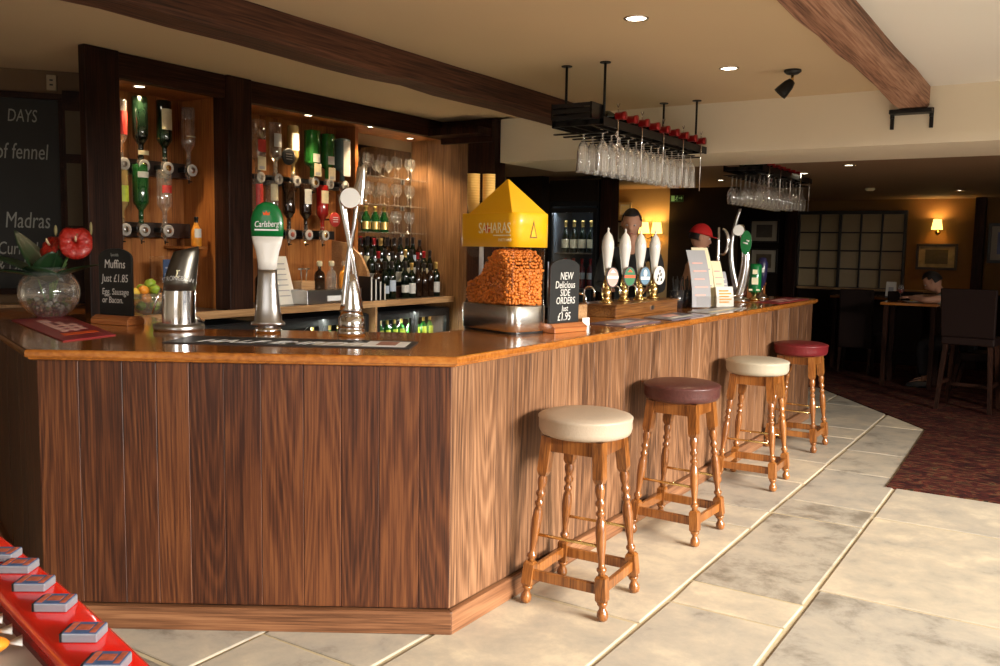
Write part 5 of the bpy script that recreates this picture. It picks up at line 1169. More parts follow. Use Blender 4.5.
# ================================================================ BOTTLE FRIDGES UNDER THE BACK COUNTER
def fridge(y0, y1, label, doors, lit):
    t = thing('bottle_fridge', label, 'fridge', (-5.02, (y0+y1)/2, 0)); hw = (y1-y0)/2
    b = MB(); b.box(-0.24, -0.22, -hw, hw, 0.02, 0.99); b.box(-0.22, 0.20, -hw, -hw+0.025, 0.02, 0.99); b.box(-0.22, 0.20, hw-0.025, hw, 0.02, 0.99); b.box(-0.22, 0.20, -hw+.025, hw-.025, 0.955, 0.99); b.box(-0.22, 0.20, -hw+.025, hw-.025, 0.02, 0.10); b.box(-0.22, 0.16, -hw+.025, hw-.025, 0.665, 0.675); b.build('cabinet', black, t)
    n = doors; dw = 2*(hw-0.01)/n
    for i in range(n):
        a = -hw+0.01+i*dw; c_ = a+dw-0.006; b = MB(); z0, z1 = 0.09, 0.985
        b.box(0.202, 0.235, a, a+0.045, z0, z1); b.box(0.202, 0.235, c_-0.045, c_, z0, z1); b.box(0.202, 0.235, a+.045, c_-.045, z1-0.065, z1); b.box(0.202, 0.235, a+.045, c_-.045, z0, z0+0.05); d = b.build('door', black, t, bevel=0.003)
        b = MB(); b.box(0.215, 0.219, a+0.045, c_-0.045, z0+0.05, z1-0.065); b.build('door_glass', pane, d)
        b = MB(); b.box(0.236, 0.25, a+0.015, a+0.027, 0.45, 0.75); b.build('handle', steel, d)
    if lit:
        l = bpy.data.lights.new('fridge_strip', 'AREA'); l.shape = 'RECTANGLE'; l.size = 2*hw-0.1; l.size_y = 0.03; l.energy = 34; l.color = (0.95, 1, 0.85)
        o = bpy.data.objects.new('fridge_strip_light', l); col.objects.link(o); o.location = (-4.84, (y0+y1)/2, 0.945); o.rotation_euler = (0, rad(-25), 0)
        b = MB(); b.box(0.165, 0.19, -hw+0.05, hw-0.05, 0.948, 0.955); b.build('light_strip', white, t)
    return t
fridge(5.53, 6.57, 'black two-door glass bottle fridge under the wine bottles', 2, True)
fridge(4.39, 5.46, 'black two-door bottle fridge under the steel ice box', 2, True)
fridge(3.24, 4.32, 'black bottle fridge under the fruit bowl end of the back counter', 2, False)
gbt = None
for y0, n_, gm, lm, lb, grp in ((5.62, 9, greenglass, lab_yg, 'green bottle with yellow label standing in the fridge under the wines', 'green bottles in the right fridge'), (4.92, 5, greenglass, lab_yg, 'green bottle standing in the fridge under the steel ice box', 'green bottles in the middle fridge')):
    g = None
    for k in range(n_):
        pos = (-4.90, y0+k*0.095+(0.03 if k > 4 else 0), 0.676)
        if g is None: g = bottle('beer_bottle', lb, 'bottle', pos, 0.032, 0.245, 'spirit', gm, lm, foilgold, (0.2, 0.6), group=grp)
        else: dup(g, pos)

# ================================================================ BLACKBOARD WALL
def wallthing(name, label, cat, t0, z, off=0.0):
    t = bpy.data.objects.new(name, None); col.objects.link(t); p = wl(t0, z, off)
    t.matrix_world = frame_mat(p, -WD, (0, 0, 1)) @ Matrix(); tag(t, label, cat); return t
# local x = reader's right, y = up, z = out of the wall
t = wallthing('wall_blackboard_menu', 'large dark blackboard with chalked dishes on the brown wall', 'blackboard', 0.14, 1.22, 0.001)
b = MB(); b.box(-1.0, 0, 0, 1.24, 0, 0.012); b.build('slate', chalkboard, t)
b = MB(); b.box(-1.04, 0.04, -0.04, 0, 0, 0.03); b.box(-1.04, 0.04, 1.24, 1.28, 0, 0.03); b.box(0, 0.04, 0, 1.24, 0, 0.03); b.box(-1.04, -1.0, 0, 1.24, 0, 0.03); b.build('board_frame', dark_wood, t, bevel=0.004)
for s_, x, y, sz in (('DAYS', -0.13, 1.09, 0.115), ('of fennel', -0.07, 0.85, 0.145), ('Madras', -0.07, 0.40, 0.15), ('Curried', -0.15, 0.225, 0.12), ('& Dahl', -0.19, 0.11, 0.12)):
    text(s_, sz, chalk_dim, t, Matrix.Translation((x, y, 0.0125)), 'RIGHT', ext=0.0003, shear=0.15, name='chalk_writing', xs=0.62)
t = wallthing('wall_cabinet', 'narrow dark cabinet with two small beige glass panels beside the blackboard', 'cabinet', 0.075, 1.12, 0.001)
b = MB().rs(); b.box(-0.035, 0.12, 0, 1.40, 0, 0.06); b.build('cabinet_body', dark_wood, t, bevel=0.004)
bg = mat('beige_glass_panel', (0.085, 0.062, 0.03), 0.6)
for y0, y1 in ((0.52, 0.93), (0.99, 1.27)):
    b = MB(); b.box(-0.018, 0.075, y0, y1, 0.06, 0.066); b.build('glass_panel', bg, t)
t = wallthing('thermostat_box', 'small pale plastic box high on the wall above the blackboard', 'control box', 0.175, 2.52, 0.001)
b = MB(); b.box(-0.03, 0.03, 0, 0.10, 0, 0.03); b.build('case', mat('aged_plastic', (0.35, 0.28, 0.18), 0.5), t, bevel=0.005); b = MB(); b.box(-0.01, 0.01, 0.03, 0.04, 0.03, 0.032); b.box(-0.01, 0.01, 0.06, 0.07, 0.03, 0.032); b.build('vent', black, t)
t = wallthing('wall_ledge', 'pale oak ledge running under the large blackboard', 'ledge', 0.0, 1.085, 0.001); b = MB().rs(); b.box(-1.3, 0.10, 0, 0.035, 0, 0.16); b.build('ledge_board', edge_wood, t, bevel=0.003)

# ================================================================ DISPLAY STAND IN THE NEAR CORNER
A_, B2 = Vector((-2.30, 1.10)), Vector((-0.95, 0.775)); dA = (B2-A_).normalized(); nA = Vector((dA.y, -dA.x))   # nA points to the camera side
t = thing('sweet_display_stand', 'glossy red display stand of sweets and snacks near the camera', 'display stand', (0, 0, 0))
def dpt(u, v_, z): p = A_+dA*u+nA*v_; return Vector((p.x, p.y, z))
b = MB(); n = 16; rings = []
for i in range(n+1):
    u = i/n*1.45; bow = 0.018*sin(pi*i/n)
    rings.append([dpt(u, -bow, 0.835), dpt(u, -bow, 0.852), dpt(u, -bow+0.008, 0.858), dpt(u, 0.082-bow*.3, 0.858), dpt(u, 0.092-bow*.3, 0.853), dpt(u, 0.096-bow*.3, 0.822), dpt(u, 0.088, 0.822), dpt(u, 0.02, 0.835)])
b.loft(rings); b.build('red_shelf', redlaq, t)
b = MB(); b.box(-0.02, 1.45, -0.50, -0.097, 0.805, 0.82, Matrix(((dA.x, -nA.x, 0, A_.x), (dA.y, -nA.y, 0, A_.y), (0, 0, 1, 0), (0, 0, 0, 1)))); b.build('lower_tray', mat('translucent_grey_tray', (0.45, 0.44, 0.42), 0.4), t)
b = MB(); b.box(0.0, 1.43, -0.48, -0.03, 0.0, 0.76, Matrix(((dA.x, -nA.x, 0, A_.x), (dA.y, -nA.y, 0, A_.y), (0, 0, 1, 0), (0, 0, 0, 1)))); b.build('cabinet', mat('dark_stand_cabinet', (0.05, 0.02, 0.015), 0.5), t)
def pack(u, v_, rot, lb):
    p = dpt(u, v_, 0.8585); t = thing('mint_tin', lb, 'tin', p, math.atan2(dA.y, dA.x)+rot, 'flat tins along the red shelf')
    b = MB(); b.box(-0.030, 0.030, -0.024, 0.024, 0, 0.016); b.build('tin_body', silverp, t, bevel=0.002)
    b = MB(); b.box(-0.0285, 0.0285, -0.0225, 0.0225, 0.0162, 0.0172); ld = b.build('printed_lid', bluep, t); b = MB(); b.box(-0.012, 0.012, -0.010, 0.012, 0.0172, 0.0177); b.box(-0.026, -0.016, -0.02, 0.02, 0.0172, 0.0176); b.box(0.016, 0.026, -0.02, 0.02, 0.0172, 0.0176); b.build('lid_picture', mat('lid_print', (0.42, 0.10, 0.05), 0.6, var=0.8, bscale=70), ld)
    b = MB(); b.box(-0.034, -0.0302, -0.022, 0.022, 0, 0.015); b.build('dark_side', black, t)
for (px_, py_), lb in zip(((-1.885, 0.968), (-1.790, 0.952), (-1.672, 0.918), (-1.548, 0.888), (-1.388, 0.846), (-1.255, 0.802)), ('farthest of six flat silver-edged tins, cut off by the frame', 'second farthest flat silver-edged tin with blue lid', 'third farthest flat silver-edged tin with red picture', 'flat silver-edged tin third from the near end', 'flat silver-edged tin second from the near end', 'nearest flat silver-edged tin at the bottom of the picture')):
    q = Vector((px_, py_))-A_; pack(q.dot(dA), q.dot(nA), rad(48), lb)
oc = mat('orange_sweet_wrapper', (0.80, 0.25, 0.02), 0.35, var=0.4, bscale=50); wc = mat('white_wrapper_end', (0.70, 0.68, 0.66), 0.4)
g = None
for k in range(12):
    u = 0.12+k*0.062; pos = dpt(u+0.02, 0.182, 0.8205+0.018)
    if g is None:
        g = thing('wrapped_snack', 'orange wrapped snack bar with white twisted ends in the lower tray', 'snack', pos, math.atan2(dA.y, dA.x)+rad(75), 'orange snacks in the display tray')
        b = MB(); b.lathe([(0.001, -0.062), (0.012, -0.055), (0.026, -0.035), (0.027, 0.035), (0.012, 0.055), (0.001, 0.062)], 14, Matrix.Rotation(pi/2, 4, 'Y') @ Matrix.Diagonal((0.65, 1, 1, 1))); b.build('wrapper', oc, g)
        b = MB(); b.loft([[(-0.060, -0.004, -0.002), (-0.060, 0.004, -0.002), (-0.060, 0.004, 0.002), (-0.060, -0.004, 0.002)], [(-0.080, -0.022, -0.002), (-0.080, 0.022, -0.002), (-0.080, 0.022, 0.002), (-0.080, -0.022, 0.002)]]); b.build('wrapper_end', wc, g)
        b = MB(); b.loft([[(0.060, -0.004, -0.002), (0.060, 0.004, -0.002), (0.060, 0.004, 0.002), (0.060, -0.004, 0.002)], [(0.080, -0.022, -0.002), (0.080, 0.022, -0.002), (0.080, 0.022, 0.002), (0.080, -0.022, 0.002)]]); b.build('wrapper_end', wc, g)
    else: dup(g, pos)

# ================================================================ SERVICE AREA BEHIND THE BAR
t = thing('drinks_cooler', 'tall dark glass-door drinks cooler behind the bar, lit inside', 'fridge', (-4.52, 8.62, 0))
b = MB(); b.box(-0.30, 0.30, 0.28, 0.30, 0, 2.05); b.box(-0.30, -0.27, -0.18, 0.28, 0, 2.05); b.box(0.27, 0.30, -0.18, 0.28, 0, 2.05); b.box(-0.27, 0.27, -0.18, 0.28, 2.0, 2.05); b.box(-0.27, 0.27, -0.18, 0.28, 0, 0.3); b.build('cabinet', black, t)
b = MB(); b.box(-0.30, 0.30, -0.20, 0.30, 2.052, 2.28); b.build('sign_header', darkpanel, t, bevel=0.006)
b = MB(); b.box(-0.27, -0.262, -0.15, 0.27, 0.3, 2.0); b.box(0.262, 0.27, -0.15, 0.27, 0.3, 2.0); b.box(-0.26, 0.26, 0.262, 0.275, 0.3, 2.0); b.build('liner', mat('pale_blue_liner', (0.10, 0.12, 0.14), 0.5), t)
for z in (0.72, 1.12, 1.50):
    b = MB(); b.box(-0.26, 0.26, -0.13, 0.26, z-0.012, z); b.build('wire_shelf', steel, t)
b = MB(); b.box(0.235, 0.255, -0.14, -0.125, 0.4, 1.96); b.build('light_strip', mat('cooler_light', (1, 1, 1), 0.5, emit=(0.6, 0.8, 1), es=1.2), t)
b = MB(); b.box(-0.29, -0.25, -0.215, -0.19, 0.3, 1.98); b.box(0.25, 0.29, -0.215, -0.19, 0.3, 1.98); b.box(-0.25, 0.25, -0.215, -0.19, 1.93, 1.98); b.box(-0.25, 0.25, -0.215, -0.19, 0.3, 0.36); d = b.build('door', black, t); b = MB(); b.box(-0.25, 0.25, -0.205, -0.200, 0.36, 1.93); b.build('door_glass', pane, d); b = MB(); b.cyl((-0.27, -0.24, 0.9), (-0.27, -0.24, 1.4), 0.01); b.build('handle', steel, d)
l = bpy.data.lights.new('cooler_light', 'AREA'); l.shape = 'RECTANGLE'; l.size = 0.5; l.size_y = 0.05; l.energy = 2.0; l.color = (0.85, 0.93, 1); o = bpy.data.objects.new('cooler_lamp', l); col.objects.link(o); o.location = (-4.52, 8.50, 1.94); o.rotation_euler = (rad(-25), 0, 0)
for k in range(4):
    bottle('champagne_bottle', 'gold-foiled champagne bottle on the top shelf of the tall cooler', 'wine bottle', (-4.69+k*0.105, 8.58, 1.501), 0.046, 0.35, 'burgundy', darkgreen, lab_cream, foilgold, (0.15, 0.42), group='champagne in the tall cooler', rz=rad(-70))
for k in range(4):
    bottle('rose_wine_bottle', 'dark pink wine bottle with white label on the middle shelf of the tall cooler', 'wine bottle', (-4.69+k*0.105, 8.58, 1.121), 0.040, 0.32, 'wine', botmat('rose_wine_glass', (0.22, 0.04, 0.04)), lab_white, foilred, (0.3, 0.52), group='pink wine in the tall cooler', rz=rad(-70))
b = MB().rs(); b.box(-4.20, -4.06, 8.42, 8.58, 0, 2.64); struct(b.build('trim_4', dark_wood, bevel=0.006), 'dark timber post right of the tall drinks cooler', 'trim')
def picture(name, label, x0, x1, z0, z1, y, frame_c, mount, art, fw=0.025, cat='picture'):
    t = thing(name, label, cat, ((x0+x1)/2, y, (z0+z1)/2)); w2, h2 = (x1-x0)/2, (z1-z0)/2
    b = MB(); b.box(-w2, w2, -0.025, 0, h2-fw, h2); b.box(-w2, w2, -0.025, 0, -h2, -h2+fw); b.box(-w2, -w2+fw, -0.025, 0, -h2+fw, h2-fw); b.box(w2-fw, w2, -0.025, 0, -h2+fw, h2-fw); b.build('picture_frame', frame_c, t, bevel=0.003)
    b = MB(); b.box(-w2+fw, w2-fw, -0.012, -0.001, -h2+fw, h2-fw); b.build('mount', mount, t)
    b = MB(); k = 0.55; b.box(-w2*k, w2*k, -0.014, -0.0125, -h2*k, h2*k); b.build('artwork', art, t); return t
art1 = mat('sepia_art', (0.16, 0.12, 0.07), 0.6, var=0.7, bscale=14); art2 = mat('grey_building_art', (0.12, 0.10, 0.08), 0.6, var=0.6, bscale=9); art3 = mat('golden_art', (0.30, 0.24, 0.12), 0.5, var=0.8, bscale=11)
picture('framed_notice', 'small framed notice above the other on the cream service wall', -4.96, -4.78, 1.97, 2.15, 10.498, mat('pale_frame', (0.42, 0.34, 0.2), 0.5), paperw, paperc)
picture('framed_certificate', 'brown framed certificate on the cream wall behind the barman', -5.00, -4.76, 1.62, 1.92, 10.498, dark_wood, mountm, art1)
picture('framed_print', 'upper framed print of a building on the dark far wall', -4.18, -3.74, 1.69, 2.04, 13.555, framem, mountm, art2)
picture('framed_print', 'lower framed print on the dark far wall behind the bar taps', -4.16, -3.74, 1.22, 1.60, 13.555, framem, mountm, art1)
picture('framed_picture', 'black framed golden picture under the yellow wall lamp', -1.83, -1.31, 1.34, 1.70, 13.598, framem, art3, mat('dark_sketch', (0.06, 0.05, 0.03), 0.6, var=0.6, bscale=30), 0.035)
picture('framed_poster', 'blue and white picture right of the dark timber post', -0.95, -0.45, 1.45, 1.98, 13.498, framem, mat('pale_poster', (0.38, 0.36, 0.33), 0.6), mat('blue_poster_art', (0.12, 0.16, 0.36), 0.5, var=0.6, bscale=8), 0.04)
# wall lamps
def wall_lamp(loc, label, shades, power):
    t = thing('wall_lamp', label, 'wall lamp', loc)
    b = MB(); b.lathe([(0.035, 0), (0.03, 0.012), (0.001, 0.014)], 16, Matrix.Rotation(pi/2, 4, 'X')); b.build('wall_plate', brass, t)
    for dx in shades:
        b = MB(); b.tube([(0, -0.01, 0), (dx*0.6, -0.07, -0.03), (dx, -0.11, -0.01), (dx, -0.11, 0.03)], 0.006); b.build('arm', blackiron, t)
        b = MB(); b.lathe([(0.072, 0.035), (0.050, 0.175)], 24, Matrix.Translation((dx, -0.11, 0)), cap=False); b.build('lamp_shade', shade_em, t)
        l = bpy.data.lights.new('wall_lamp_bulb', 'POINT'); l.energy = power; l.color = (1, 0.62, 0.22); l.shadow_soft_size = 0.03; o = bpy.data.objects.new('wall_lamp_bulb', l); col.objects.link(o); o.location = Vector(loc)+Vector((dx, -0.11, 0.16))
    return t
wall_lamp((-1.575, 13.598, 1.86), 'single yellow-shaded wall lamp above the golden picture', (0.0,), 5)
wall_lamp((-4.47, 10.498, 1.72), 'double yellow-shaded wall lamp behind the hand pumps', (-0.085, 0.085), 3.5)
t = thing('exit_sign', 'small green running-man exit sign on the dark wall', 'exit sign', (-4.17, 10.49, 2.19))
t.scale = (0.62, 1, 0.75)
b = MB(); b.box(-0.14, 0.14, -0.02, 0, -0.055, 0.055); b.build('sign_box', exitm, t, bevel=0.003)
b = MB()
b.box(-0.11, -0.04, -0.022, -0.0205, -0.045, 0.045); b.box(0.05, 0.11, -0.022, -0.0205, 0.0, 0.012); b.prism([(0.10, -0.02), (0.125, 0.006), (0.10, 0.032)], 0, 0.001, Matrix.Translation((0, -0.0205, 0)) @ MXZ); b.build('arrow_and_door', exitw, t)
b = MB(); b.ball((0.015, -0.022, 0.035), 0.009, 0.002, 0.009, 8, 6); b.tube([(0.012, -0.0225, 0.025), (0.0, -0.0225, -0.002), (0.016, -0.0225, -0.02), (0.01, -0.0225, -0.042)], 0.005, 6); b.tube([(0.0, -0.0225, -0.002), (-0.02, -0.0225, -0.02), (-0.03, -0.0225, -0.02)], 0.005, 6); b.tube([(-0.012, -0.0225, 0.015), (0.01, -0.0225, 0.018), (0.03, -0.0225, 0.008)], 0.004, 6); b.build('running_figure', exitw, t)
t = thing('smoke_detector', 'small pale round smoke detector on the low dining ceiling', 'smoke detector', (-2.05, 11.2, DCEIL+0.02)); b = MB(); b.lathe([(0.055, 0), (0.055, -0.02), (0.035, -0.035), (0.001, -0.036)], 20); b.build('case', paperc, t)

# ================================================================ DINING FURNITURE
def dining_chair(loc, rz, lb, h=1.09, w_=0.42, seat=0.47):
    t = thing('dining_chair', lb, 'dining chair', loc, rz); w2 = w_/2
    b = MB(); b.box(-w2, w2, -0.02, 0.42, seat-0.10, seat); b.build('seat', chair_leather, t, bevel=0.02)
    b = MB(); b.loft([[(-w2, -0.06+0.0, seat-0.14), (w2, -0.06, seat-0.14), (w2, 0.0, seat-0.14), (-w2, 0.0, seat-0.14)], [(-w2*0.98, -0.13, h), (w2*0.98, -0.13, h), (w2*0.98, -0.08, h), (-w2*0.98, -0.08, h)]], smooth=False); b.build('backrest', chair_leather, t, bevel=0.015)
    for sx in (-1, 1):
        for y0, y1 in ((0.38, 0.39), (-0.02, -0.09)):
            b = MB().rs(); x = sx*(w2-0.03); b.loft([[(x-0.02, y0-0.02, seat-0.1), (x+0.02, y0-0.02, seat-0.1), (x+0.02, y0+0.02, seat-0.1), (x-0.02, y0+0.02, seat-0.1)], [(x-0.014, y1-0.014, 0.009), (x+0.014, y1-0.014, 0.009), (x+0.014, y1+0.014, 0.009), (x-0.014, y1+0.014, 0.009)]], smooth=False); b.build('leg', dark_wood, t)
    return t
dining_chair((-2.28, 12.05, 0), rad(4), 'dark high-backed chair below the paned screen, left of the pair')
dining_chair((-1.68, 11.95, 0), rad(-3), 'dark high-backed chair seen from behind below the wall lamp')
dining_chair((-0.95, 11.25, 0), rad(-95), 'dark chair the seated diner sits on', 0.95)
def bar_chair(loc, rz, lb):
    t = thing('high_bar_chair', lb, 'bar chair', loc, rz); b = MB(); b.box(-0.24, 0.24, -0.02, 0.42, 0.66, 0.74); b.build('seat', chair_leather, t, bevel=0.015)
    b = MB(); b.loft([[(-0.24, -0.04, 0.74), (0.24, -0.04, 0.74), (0.24, 0, 0.74), (-0.24, 0, 0.74)], [(-0.25, -0.12, 1.22), (0.25, -0.12, 1.22), (0.25, -0.08, 1.22), (-0.25, -0.08, 1.22)]], smooth=False); b.build('backrest', chair_leather, t, bevel=0.012)
    reddish = stool_wood
    for sx in (-1, 1):
        for y0, y1 in ((0.37, 0.42), (0.02, -0.05)):
            b = MB().rs(); x, x1 = sx*0.20, sx*0.24; b.loft([[(x-.022, y0-.022, 0.66), (x+.022, y0-.022, 0.66), (x+.022, y0+.022, 0.66), (x-.022, y0+.022, 0.66)], [(x1-.018, y1-.018, 0.009), (x1+.018, y1-.018, 0.009), (x1+.018, y1+.018, 0.009), (x1-.018, y1+.018, 0.009)]], smooth=False); b.build('leg', dark_wood, t)
        b = MB().rs(); b.box(sx*0.225-0.01, sx*0.225+0.01, -0.01, 0.40, 0.25, 0.285); b.build('stretcher', dark_wood, t)
    b = MB().rs(); b.box(-0.21, 0.21, 0.38, 0.40, 0.20, 0.235); b.build('stretcher', dark_wood, t); return t
bar_chair((-0.80, 9.75, 0), rad(-6), 'tall dark bar chair on the carpet at the right edge of the picture')
bar_chair((-0.12, 9.9, 0), rad(10), 'tall dark bar chair beyond the one at the right edge')
def table(loc, sx, sy, h, lb, name='dining_table', rz=0):
    t = thing(name, lb, 'table', loc, rz); b = MB().rs(); b.box(-sx/2, sx/2, -sy/2, sy/2, h-0.03, h); b.build('tabletop', top_woodx, t, bevel=0.005)
    for a in (-1, 1):
        for c_ in (-1, 1):
            b = MB().rs(); x, y = a*(sx/2-0.06), c_*(sy/2-0.06); b.box(x-0.025, x+0.025, y-0.025, y+0.025, 0.009, h-0.03); b.build('leg', dark_wood, t)
    return t
table((-1.62, 11.45-0.0, 0), 0.01, 0.01, 0.7, 'x') if False else None
table((-1.95, 12.80, 0), 1.5, 0.8, 0.98, 'dark dining table behind the two high-backed chairs')
table((-1.52, 11.30, 0), 0.62, 0.62, 0.99, 'small table the seated diner leans on')
t = thing('bench_seat', 'long dark padded bench along the far dining wall', 'bench', (-2.4, 13.4, 0)); b = MB(); b.box(-0.98, 1.25, -0.10, 0.14, 0.009, 0.45); b.build('seat', chair_leather, t, bevel=0.01); b = MB(); b.box(-0.98, 1.25, 0.0, 0.14, 0.455, 1.02); b.build('backrest', chair_leather, t, bevel=0.01); b = MB().rs(); b.box(-1.0, 1.27, -0.01, 0.15, 1.022, 1.05); b.build('top_rail', edge_wood, t)
t = thing('menu_stand', 'small white card stand on the table between the high-backed chairs', 'menu stand', (-1.98, 12.65, 0.981)); b = MB(); b.prism([(-0.07, 0), (0.07, 0), (0.06, 0.20), (-0.06, 0.20)], 0, 0.01, MXZ); b.build('card', paperw, t); b = MB(); b.box(-0.03, 0.03, -0.012, -0.0105, 0.06, 0.13); b.build('print', paperg, t); b = MB(); b.box(-0.08, 0.08, -0.04, 0.03, 0, 0.006); b.build('foot', black, t)
t = thing('dinner_plate', 'white dinner plate with food in front of the seated diner', 'plate', (-1.50, 11.22, 0.991)); b = MB(); b.lathe([(0.001, 0), (0.07, 0), (0.125, 0.015), (0.128, 0.018), (0.07, 0.006), (0.001, 0.005)], 28, cap=False); b.build('plate_body', white, t); b = MB()
rr4 = random.Random(1)
for k in range(9): a = rr4.uniform(0, 6.28); q = rr4.uniform(0, .05); b.ball((q*cos(a), q*sin(a), 0.018), 0.018, 0.014, 0.012, 8, 5)
o = b.build('food', lemon, t); o['kind'] = 'stuff'
tumbler('stemmed wine glass on the small table beside the plate', 'glass', (-1.66, 11.45, 0.991), 0.036, 0.19, glass, None, stem=True) if False else None
t = thing('wine_glass', 'stemmed wine glass on the small table beside the plate', 'glass', (-1.68, 11.42, 0.991)); b = MB(); b.lathe([(0.032, 0), (0.03, 0.004), (0.005, 0.010), (0.004, 0.085), (0.02, 0.095), (0.036, 0.125), (0.037, 0.15), (0.030, 0.19)], 18, cap=False); b.build('glass_body', glass, t)
b = MB(); b.lathe([(0.02, 0.098), (0.034, 0.124), (0.035, 0.14), (0.001, 0.14)], 18); b.build('red_wine', redspirit, t)

# ================================================================ PEOPLE
def skinned(nodes, edges, name, sub=1, grow=0.0, scale=1.0):
    idx = {k: i for i, k in enumerate(nodes)}
    me = bpy.data.meshes.new('tmp'); me.from_pydata([nodes[k][0] for k in nodes], [(idx[a], idx[b_]) for a, b_ in edges], [])
    o = bpy.data.objects.new('tmp', me); col.objects.link(o)
    md = o.modifiers.new('skin', 'SKIN'); md.use_smooth_shade = True; md.branch_smoothing = 0.6
    for i, k in enumerate(nodes):
        rr5 = nodes[k][1]; rr5 = (rr5, rr5) if not isinstance(rr5, tuple) else rr5
        me.skin_vertices[0].data[i].radius = (rr5[0]*scale+grow, rr5[1]*scale+grow)
    me.skin_vertices[0].data[0].use_root = True
    ss = o.modifiers.new('sub', 'SUBSURF'); ss.levels = sub; ss.render_levels = sub
    dg = bpy.context.evaluated_depsgraph_get(); dg.update(); m2 = bpy.data.meshes.new_from_object(o.evaluated_get(dg)); bpy.data.objects.remove(o); return m2
def person(loc, rz, label, J, shirt_m, legs_m, hair='short', cap=False, sleeves='long', headrot=(0, 0, 0), seated=False):
    """J: joint positions, person faces local -y"""
    t = thing('person', label, 'person', loc, rz)
    N_ = {}; E_ = []
    def add(k, p, r, prev=None):
        N_[k] = (Vector(p), r)
        if prev: E_.append((prev, k))
    hip = Vector(J['hip']); ch = Vector(J['chest']); nk = Vector(J['neck']); hd_ = Vector(J['head'])
    add('pelvis', hip, (0.15, 0.11)); add('waist', hip.lerp(ch, 0.45), (0.135, 0.095), 'pelvis'); add('chest', ch, (0.155, 0.11), 'waist'); add('upper', ch.lerp(nk, 0.62), (0.115, 0.085), 'chest'); add('neck', nk, 0.056, 'upper'); add('skull', nk.lerp(hd_, 0.75), 0.052, 'neck')
    for s in ('l', 'r'):
        sg = 1 if s == 'l' else -1
        sh, el, wr = Vector(J['sh_'+s]), Vector(J['el_'+s]), Vector(J['wr_'+s])
        add('sh'+s, sh, 0.058, 'upper'); add('ua'+s, sh.lerp(el, 0.5), 0.048, 'sh'+s); add('el'+s, el, 0.039, 'ua'+s); add('fa'+s, el.lerp(wr, 0.4), 0.038, 'el'+s); add('wr'+s, wr, 0.026, 'fa'+s)
        d = (wr-el).normalized(); side = d.cross(Vector((0, 0, 1))); side = (side if side.length > 0.1 else Vector((1, 0, 0))).normalized()*sg; dn = d.cross(side).normalized(); dn = dn if dn.z < 0 else -dn
        pl = wr+d*0.055; add('palm'+s, pl, (0.036, 0.018), 'wr'+s)
        for fi, (off, ln) in enumerate(((-0.030, 0.062), (-0.010, 0.074), (0.011, 0.069), (0.030, 0.055))):
            b0 = pl+d*0.032+side*off; add('k%d%s' % (fi, s), b0, 0.010, 'palm'+s); add('m%d%s' % (fi, s), b0+d*ln*0.5+dn*0.006, 0.0088, 'k%d%s' % (fi, s)); add('t%d%s' % (fi, s), b0+d*ln*0.85+dn*0.024, 0.0075, 'm%d%s' % (fi, s))
        tb = wr+d*0.028-side*0.030; add('th0'+s, tb, 0.012, 'palm'+s); add('th1'+s, tb+d*0.032-side*0.020+dn*0.006, 0.010, 'th0'+s); add('th2'+s, tb+d*0.056-side*0.024+dn*0.014, 0.0085, 'th1'+s)
        hp, kn, an = Vector(J['hp_'+s]), Vector(J['kn_'+s]), Vector(J['an_'+s])
        add('hp'+s, hp, 0.085, 'pelvis'); add('tg'+s, hp.lerp(kn, 0.5), 0.075, 'hp'+s); add('kn'+s, kn, 0.055, 'tg'+s); add('cf'+s, kn.lerp(an, 0.35), 0.054, 'kn'+s); add('an'+s, an, 0.036, 'cf'+s)
        fd = Vector((0, -1, 0)); add('ft'+s, an+fd*0.11+Vector((0, 0, -0.045)), 0.035, 'an'+s); add('to'+s, an+fd*0.17+Vector((0, 0, -0.05)), 0.028, 'ft'+s)
    me = skinned(N_, E_, 'body')
    bm_ = bmesh.new(); bm_.from_mesh(me)
    # head
    Rh = Matrix.Rotation(headrot[2], 4, 'Z') @ Matrix.Rotation(headrot[0], 4, 'X') @ Matrix.Rotation(headrot[1], 4, 'Y'); Mh = Matrix.Translation(hd_) @ Rh
    hb = bmesh.new(); bmesh.ops.create_uvsphere(hb, u_segments=32, v_segments=24, radius=1)
    for v in hb.verts:
        x, y, z = v.co; X, Y, Z = x*0.076, y*0.096, z*0.118
        if z < 0: k = 1-0.30*min(1, -z)**1.3; X *= k; Y = Y*(1-0.12*min(1, -z)) - (0.010*(-z) if y < 0 else -0.012*z)
        if y < -0.2:
            fr_ = max(0, -y)
            Y -= 0.021*math.exp(-((x/0.16)**2))*math.exp(-(((z+0.22)/0.17)**2))      # nose
            Y += 0.010*math.exp(-(((abs(x)-0.42)/0.20)**2))*math.exp(-(((z-0.03)/0.13)**2))  # eye sockets
            Y -= 0.004*math.exp(-((x/0.5)**2))*math.exp(-(((z-0.18)/0.08)**2))      # brow
            Y -= 0.006*math.exp(-((x/0.28)**2))*math.exp(-(((z+0.55)/0.10)**2))     # lips
            Y -= 0.007*math.exp(-((x/0.25)**2))*math.exp(-(((z+0.86)/0.12)**2))     # chin
        v.co = Mh @ Vector((X, Y, Z))
    for f in hb.faces: f.smooth = True
    tmp = bpy.data.meshes.new('h'); hb.to_mesh(tmp); hb.free(); bm_.from_mesh(tmp)
    eb = MB()
    for sx in (-1, 1):
        eb.ball(Mh @ Vector((sx*0.078, 0.008, -0.005)), 0.010, 0.020, 0.030, 12, 8)                      # ears
    tm2 = bpy.data.meshes.new('e'); bmesh.ops.recalc_face_normals(eb.bm, faces=eb.bm.faces); eb.bm.to_mesh(tm2); eb.bm.free(); bm_.from_mesh(tm2)
    bme = bpy.data.meshes.new('body'); bm_.to_mesh(bme); bm_.free(); bme.materials.append(skin)
